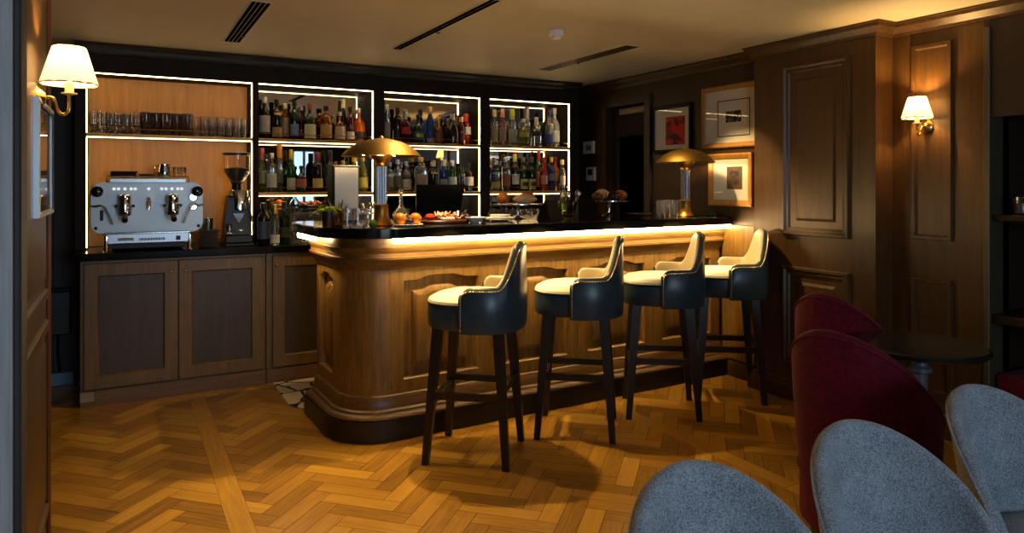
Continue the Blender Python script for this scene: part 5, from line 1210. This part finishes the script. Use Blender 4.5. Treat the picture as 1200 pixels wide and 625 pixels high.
# food board
bx, by, bz = onbar(521, 3.80)
o = MB(); o.loops(lambda i: [((0.155 - i) * cos(2 * pi * k / 48), (0.095 - i) * sin(2 * pi * k / 48)) for k in range(48)], [(0.006, 0.0), (0, 0.004), (0, 0.014), (0.004, 0.018)], lambda a, b, h: (a, b, h), cap=True, back=1)
o = o.build('serving_board', wood('board_wood', srgb(52, 26, 14), srgb(84, 44, 24), 'x', 0.4), loc=(bx, by, bz), rotz=0.05); tag(o, 'dark oval wooden serving board of cured meats on the bar', 'board')
def fold(label, dx, dy, dz, s, col, rz):
    rg = random.Random(int(dx * 1e4) + 7); t = thing('ham_slice', label, 'food', (bx + dx, by + dy, bz + dz), rz, 'ham slices on the serving board')
    rows = []
    for i in range(13):
        a = 2 * pi * i / 12 * 0.9; row = []
        for j in range(7):
            u = j / 6; r = s * (0.25 + 0.75 * u) * (1 + 0.10 * sin(5 * a))
            row.append((r * cos(a), r * sin(a) * 0.8, 0.004 + 0.022 * u * (0.6 + 0.4 * sin(3 * a + dx * 90)) + 0.006 * sin(7 * a) * u))
        rows.append(row)
    mb = MB(); mb.rings(rows, False, False, False); mb.build('meat', plain('ham_%d' % col[1], srgb(*col), 0.4, vary=0.25), t)
    mb = MB(); mb.tube([rows[i][6] for i in range(13)], 0.0022, 6); mb.build('fat_edge', solid((232, 206, 180), 0.4), t)
spots = [(-0.07, -0.01, 0.018, 0.036, (206, 96, 62)), (-0.02, 0.02, 0.018, 0.04, (220, 120, 84)), (0.02, -0.015, 0.018, 0.036, (196, 70, 50)), (0.056, 0.030, 0.018, 0.034, (214, 110, 76)), (0.085, -0.01, 0.018, 0.034, (190, 60, 44)), (0.0, 0.04, 0.034, 0.034, (224, 140, 104)), (0.04, 0.0, 0.038, 0.034, (210, 100, 70)), (-0.035, -0.005, 0.036, 0.030, (216, 128, 92))]
for k, (dx, dy, dz, s_, c_) in enumerate(spots): fold('folded pink ham slice on the oval board, %s from the oranges' % ORD[sorted(range(8), key=lambda q: spots[q][0]).index(k)], dx, dy, dz, s_, c_, k * 0.8)
o = MB().box(-0.042, 0.042, -0.016, 0.016, 0, 0.016, 0.004).build('cheese_slab', solid((236, 222, 186), 0.45), loc=(bx - 0.01, by - 0.068, bz + 0.0185), rotz=0.06); tag(o, 'pale slab of cheese at the edge of the oval food board', 'cheese')
o = MB().lathe([(0.004, 0.0), (0.022, 0.006), (0.028, 0.02), (0.022, 0.034), (0.006, 0.038)], 20).build('tomato', solid((204, 62, 30), 0.3), loc=(bx - 0.105, by - 0.03, bz + 0.0185)); tag(o, 'red tomato at the end of the food board nearest the oranges', 'fruit')
def grapes(label, x, y, z, n, r, seed):
    rg = random.Random(seed); t = thing('grape_bunch', label, 'fruit', (x, y, z))
    for k in range(n):
        a = 2.4 * k; q = 0.008 * sqrt(k + 0.5); zz = r + max(0, 0.030 - q * 0.9) * (0.6 + 0.4 * rg.random())
        mb = MB(); mb.lathe([(r * sin(pi * i / 8), -r * cos(pi * i / 8)) for i in range(9)], 12, (q * cos(a), q * sin(a), zz)); mb.build('grape', M['grape'], t)
    mb = MB(); mb.tube([(0, 0, 0.035), (0.004, 0, 0.05), (0.016, 0, 0.056)], 0.002, 6); mb.build('stalk', solid((90, 80, 40), 0.7), t)
M['grape'] = plain('grape', srgb(40, 22, 40), 0.25, vary=0.3)
gx, gy, gz = onbar(489, 3.95); grapes('bunch of dark grapes between the oranges and the food board', gx, gy, gz, 18, 0.0115, 1)
gx, gy, gz = bx + 0.128, by + 0.0, bz + 0.0185; grapes('bunch of dark grapes at the dish end of the food board', gx, gy, gz, 14, 0.0105, 2)
# till screen
x, y, z = onbar(514, 4.28)
t = thing('till_screen', 'black till screen seen from behind, leaning over the food board', 'screen', (x, y, z), radians(-6))
mb = MB(); rr = []
for dy, zz, w_ in ((0.0, 0.055, 0.150), (0.012, 0.055, 0.150), (0.062, 0.215, 0.172), (0.050, 0.215, 0.172)): rr.append([(-w_, dy, zz), (w_, dy, zz)])
mb = MB(); mb.rings([[(-0.150 , 0.0, 0.05), (0.150, 0.0, 0.05), (0.150, 0.018, 0.05), (-0.150, 0.018, 0.05)], [(-0.168, -0.055, 0.225), (0.168, -0.055, 0.225), (0.168, -0.037, 0.225), (-0.168, -0.037, 0.225)]]); mb.build('panel', M['black'], t, smooth=False)
mb = MB(); mb.box(-0.03, 0.03, 0.0, 0.03, 0.0, 0.09, 0.004); mb.build('stand', M['black'], t)
mb = MB(); mb.box(-0.09, 0.09, -0.06, 0.07, 0.0, 0.012, 0.004); mb.build('foot', M['black'], t)
# dish, plates, spoon rest
x, y, z = onbar(557, 3.74)
o = MB().lathe([(0.025, 0.0), (0.03, 0.004), (0.062, 0.032), (0.059, 0.033), (0.028, 0.008), (0, 0.007)], 32).build('bowl', M['white'], loc=(x, y, z)); tag(o, 'shallow white bowl between the food board and the stacked plates', 'bowl')
px_, py_, pz_ = onbar(586, 3.84)
for k, r in enumerate((0.092, 0.092, 0.066, 0.066)):
    plate('plate', ['white plate lowest in the stack by the bread stand', 'white plate second from the bottom by the bread stand', 'small white plate third up in the stack by the bread stand', 'small white plate topmost in the stack by the bread stand'][k], 'plate', (px_, py_, pz_ + (0.0 if k == 0 else (0.0085, 0.0175, 0.026)[k - 1])), r, M['white'], 'stacked plates by the bread stand')
# cake stands with bread
def stand(label, loc, r, h):
    t = thing('cake_stand', label, 'cake stand', loc, 0, 'silver cake stands')
    mb = MB(); mb.lathe([(0.052, 0.0), (0.053, 0.004), (0.03, 0.012), (0.010, 0.022), (0.0075, 0.04), (0.010, h - 0.03), (0.014, h - 0.012), (0.03, h - 0.004)], 28); mb.build('stem', M['chrome'], t)
    mb = MB(); mb.lathe([(0.03, h - 0.005), (r * 0.97, h - 0.004), (r, h - 0.001), (r, h + 0.003), (r * 0.97, h + 0.001), (0, h)], 40); mb.build('plate', M['chrome'], t)
M['crust'] = plain('crust', srgb(176, 98, 36), 0.55, vary=0.35)
M['crust_dark'] = plain('crust_dark', srgb(92, 50, 22), 0.5, vary=0.35)
M['sugar_crust'] = plain('sugar_crust', srgb(196, 160, 120), 0.7, vary=0.25)
def croissant(label, loc, L_, R_, rz, mat, bend=1.0, nm='croissant', grp='pastries on the cake stands', ridges=7):
    n = 42; rr = []
    for i in range(n + 1):
        u = i / n; a = (u - 0.5) * 2.2 * bend; rad = L_ / (2.2 * max(0.3, bend))
        c = (rad * sin(a), rad * (cos(a) - 1) + 0.0, 0); r = R_ * (sin(pi * min(1, max(0, u * 0.96 + 0.02))) ** 0.7) * (1 + 0.10 * abs(sin(ridges * pi * u)) - 0.05)
        ax = (cos(a), -sin(a)); nrm = (sin(a), cos(a))
        rr.append([(c[0] + nrm[0] * r * cos(2 * pi * k / 16), c[1] + nrm[1] * r * cos(2 * pi * k / 16), max(0.0, R_ * 0.82 + r * 0.9 * sin(2 * pi * k / 16))) for k in range(16)])
    o = MB(); o.rings(rr); o = o.build(nm, mat, loc=loc, rotz=rz, auto=60); return tag(o, label, 'bread', grp)
s1 = onbar(607, 4.02); stand('silver cake stand of bread nearer the gold lamp', s1, 0.165, 0.095)
zt = s1[2] + 0.099
croissant('large croissant on the bread stand, beside the plates', (s1[0] - 0.092, s1[1] + 0.035, zt), 0.13, 0.042, 0.9, M['crust'])
croissant('sugar dusted loaf at the front of the bread stand', (s1[0] - 0.005, s1[1] - 0.088, zt), 0.18, 0.038, 0.0, M['sugar_crust'], 0.35, 'loaf', ridges=1)
croissant('round golden bun on the bread stand, beside the decanters', (s1[0] + 0.092, s1[1] + 0.028, zt), 0.11, 0.048, 0.2, M['crust'], 0.3, 'bun', ridges=1)
croissant('brown roll at the rear of the bread stand', (s1[0] + 0.002, s1[1] + 0.115, zt), 0.12, 0.034, 0.0, M['crust_dark'], 0.4, 'bread_roll', ridges=3)
s2 = onbar(714, 4.15); stand('silver cake stand of pastries in front of the dark doorway', s2, 0.16, 0.105)
zt = s2[2] + 0.109
croissant('flat brown pastry on the doorway cake stand, beside the dark menu', (s2[0] - 0.095, s2[1] + 0.02, zt), 0.10, 0.034, 0.2, M['crust_dark'], 0.5, 'pastry', ridges=4)
croissant('dark glazed roll in the middle of the doorway cake stand', (s2[0] - 0.012, s2[1] - 0.075, zt), 0.11, 0.038, -0.3, plain('glazed_dark', srgb(46, 24, 16), 0.25, vary=0.3), 0.5, 'bread_roll', ridges=3)
croissant('golden croissant on the doorway cake stand, toward the far lamp', (s2[0] + 0.090, s2[1] - 0.01, zt), 0.12, 0.044, -1.1, M['crust'])
croissant('pale topped croissant at the rear of the doorway cake stand', (s2[0] + 0.0, s2[1] + 0.088, zt), 0.13, 0.048, 0.1, M['sugar_crust'])
# standing dark menus
for q, yy, lb, rz in ((645, 3.84, 'dark folded menu standing between the bread stand and the decanters', 0.35), (687, 3.98, 'dark folded menu standing between the decanters and the pastry stand', -0.3)):
    x, y, z = onbar(q, yy)
    o = MB(); w_ = 0.075
    o.rings([[(-w_, -0.055, 0.0), (w_, -0.055, 0.0), (w_ * 0.75, -0.004, 0.125), (-w_ * 0.75, -0.004, 0.125)], [(-w_, -0.051, 0.0), (w_, -0.051, 0.0), (w_ * 0.75, 0.0, 0.121), (-w_ * 0.75, 0.0, 0.121)], [(-w_, 0.051, 0.0), (w_, 0.051, 0.0), (w_ * 0.75, 0.0, 0.121), (-w_ * 0.75, 0.0, 0.121)], [(-w_, 0.055, 0.0), (w_, 0.055, 0.0), (w_ * 0.75, 0.004, 0.125), (-w_ * 0.75, 0.004, 0.125)]])
    o = o.build('menu_card', plain('menu_leather', srgb(14, 11, 9), 0.6, spec=0.1), loc=(x, y, z), rotz=rz, smooth=False); tag(o, lb, 'menu', 'standing dark menus')
# decanters on a gold tray
x, y, z = onbar(667, 4.26)
t = thing('tray', 'round gold rimmed tray carrying the three decanters', 'tray', (x, y, z))
mb = MB(); mb.lathe([(0.10, 0.0), (0.118, 0.002), (0.124, 0.012), (0.121, 0.012), (0.115, 0.005), (0, 0.005)], 40); mb.build('dish', M['gold'], t)
mb = MB(); mb.tube([(0.1235 * cos(2 * pi * k / 40), 0.1235 * sin(2 * pi * k / 40), 0.0125) for k in range(41)], 0.002, 6, False); mb.build('rim', M['brass'], t)
for k, (dx, dy, gl_, lb) in enumerate(((-0.07, -0.015, gl('greenish', (150, 170, 80), 0.8), 'decanter of green liqueur with ball stopper on the gold tray'), (0.0, 0.02, G['dark'], 'dark decanter with ball stopper in the middle of the gold tray'), (0.07, -0.01, gl('smoke', (80, 90, 70), 0.7), 'smoky decanter with ball stopper on the pastry side of the tray'))):
    t = thing('decanter', lb, 'decanter', (x + dx, y + dy, z + 0.0055), 0, 'stoppered decanters on the gold tray')
    mb = MB(); mb.lathe([(0.028, 0.0), (0.031, 0.004), (0.031, 0.085), (0.024, 0.10), (0.013, 0.108), (0.012, 0.128), (0.018, 0.132), (0.008, 0.134)], 20, power=4); mb.build('body', gl_, t, auto=50)
    mb = MB(); mb.lathe([(0.007, 0.128)] + [(0.021 * sin(pi * i / 10) + 0.001, 0.156 - 0.021 * cos(pi * i / 10)) for i in range(1, 11)], 18); mb.build('stopper', M['glass'], t)
# tumblers by the far lamp
p = lathe_thing('tumbler', '', 'glass', tumbler_prof(0.036, 0.115, 0.003, 0.02), M['glass'], (0, 0, 0), 'tumblers by the wall-end lamp', 24)
copies(p, lambda k: 'clear tall tumbler beside the wall-end brass lamp, %s from the dark doorway' % ORD[k], [onbar(q, yy) for q, yy in ((775, 3.74), (783, 3.88), (789, 3.72), (797, 3.92))])
o = MB().lathe([(0.03, 0.0), (0.04, 0.003), (0.043, 0.025), (0.040, 0.025), (0.034, 0.006), (0, 0.005)], 24).build('ashtray', gl('olive', (150, 150, 60)), loc=onbar(833, 3.75)); tag(o, 'small olive glass dish at the wall end of the bar', 'dish')
plate('tray_plate', 'flat pale plate on the bar between the pastry stand and the tumblers', 'plate', onbar(748, 4.05), 0.10, solid((120, 96, 62), 0.4))

# ================================================================ WORLD / RENDER
w = bpy.data.worlds.new('World'); SC.world = w; w.use_nodes = True
w.node_tree.nodes['Background'].inputs['Color'].default_value = (0.45, 0.62, 0.85, 1); w.node_tree.nodes['Background'].inputs['Strength'].default_value = 0.6
SC.view_settings.view_transform = 'Standard'; SC.view_settings.look = 'None'; SC.view_settings.gamma = 1.0; SC.view_settings.use_curve_mapping = False
SC.view_settings.exposure = 0.0
cy = SC.cycles
cy.use_denoising = True; cy.max_bounces = 10; cy.diffuse_bounces = 4; cy.glossy_bounces = 5; cy.transmission_bounces = 8; cy.transparent_max_bounces = 10
cy.caustics_reflective = False; cy.caustics_refractive = False; cy.sample_clamp_indirect = 6.0; cy.blur_glossy = 0.5
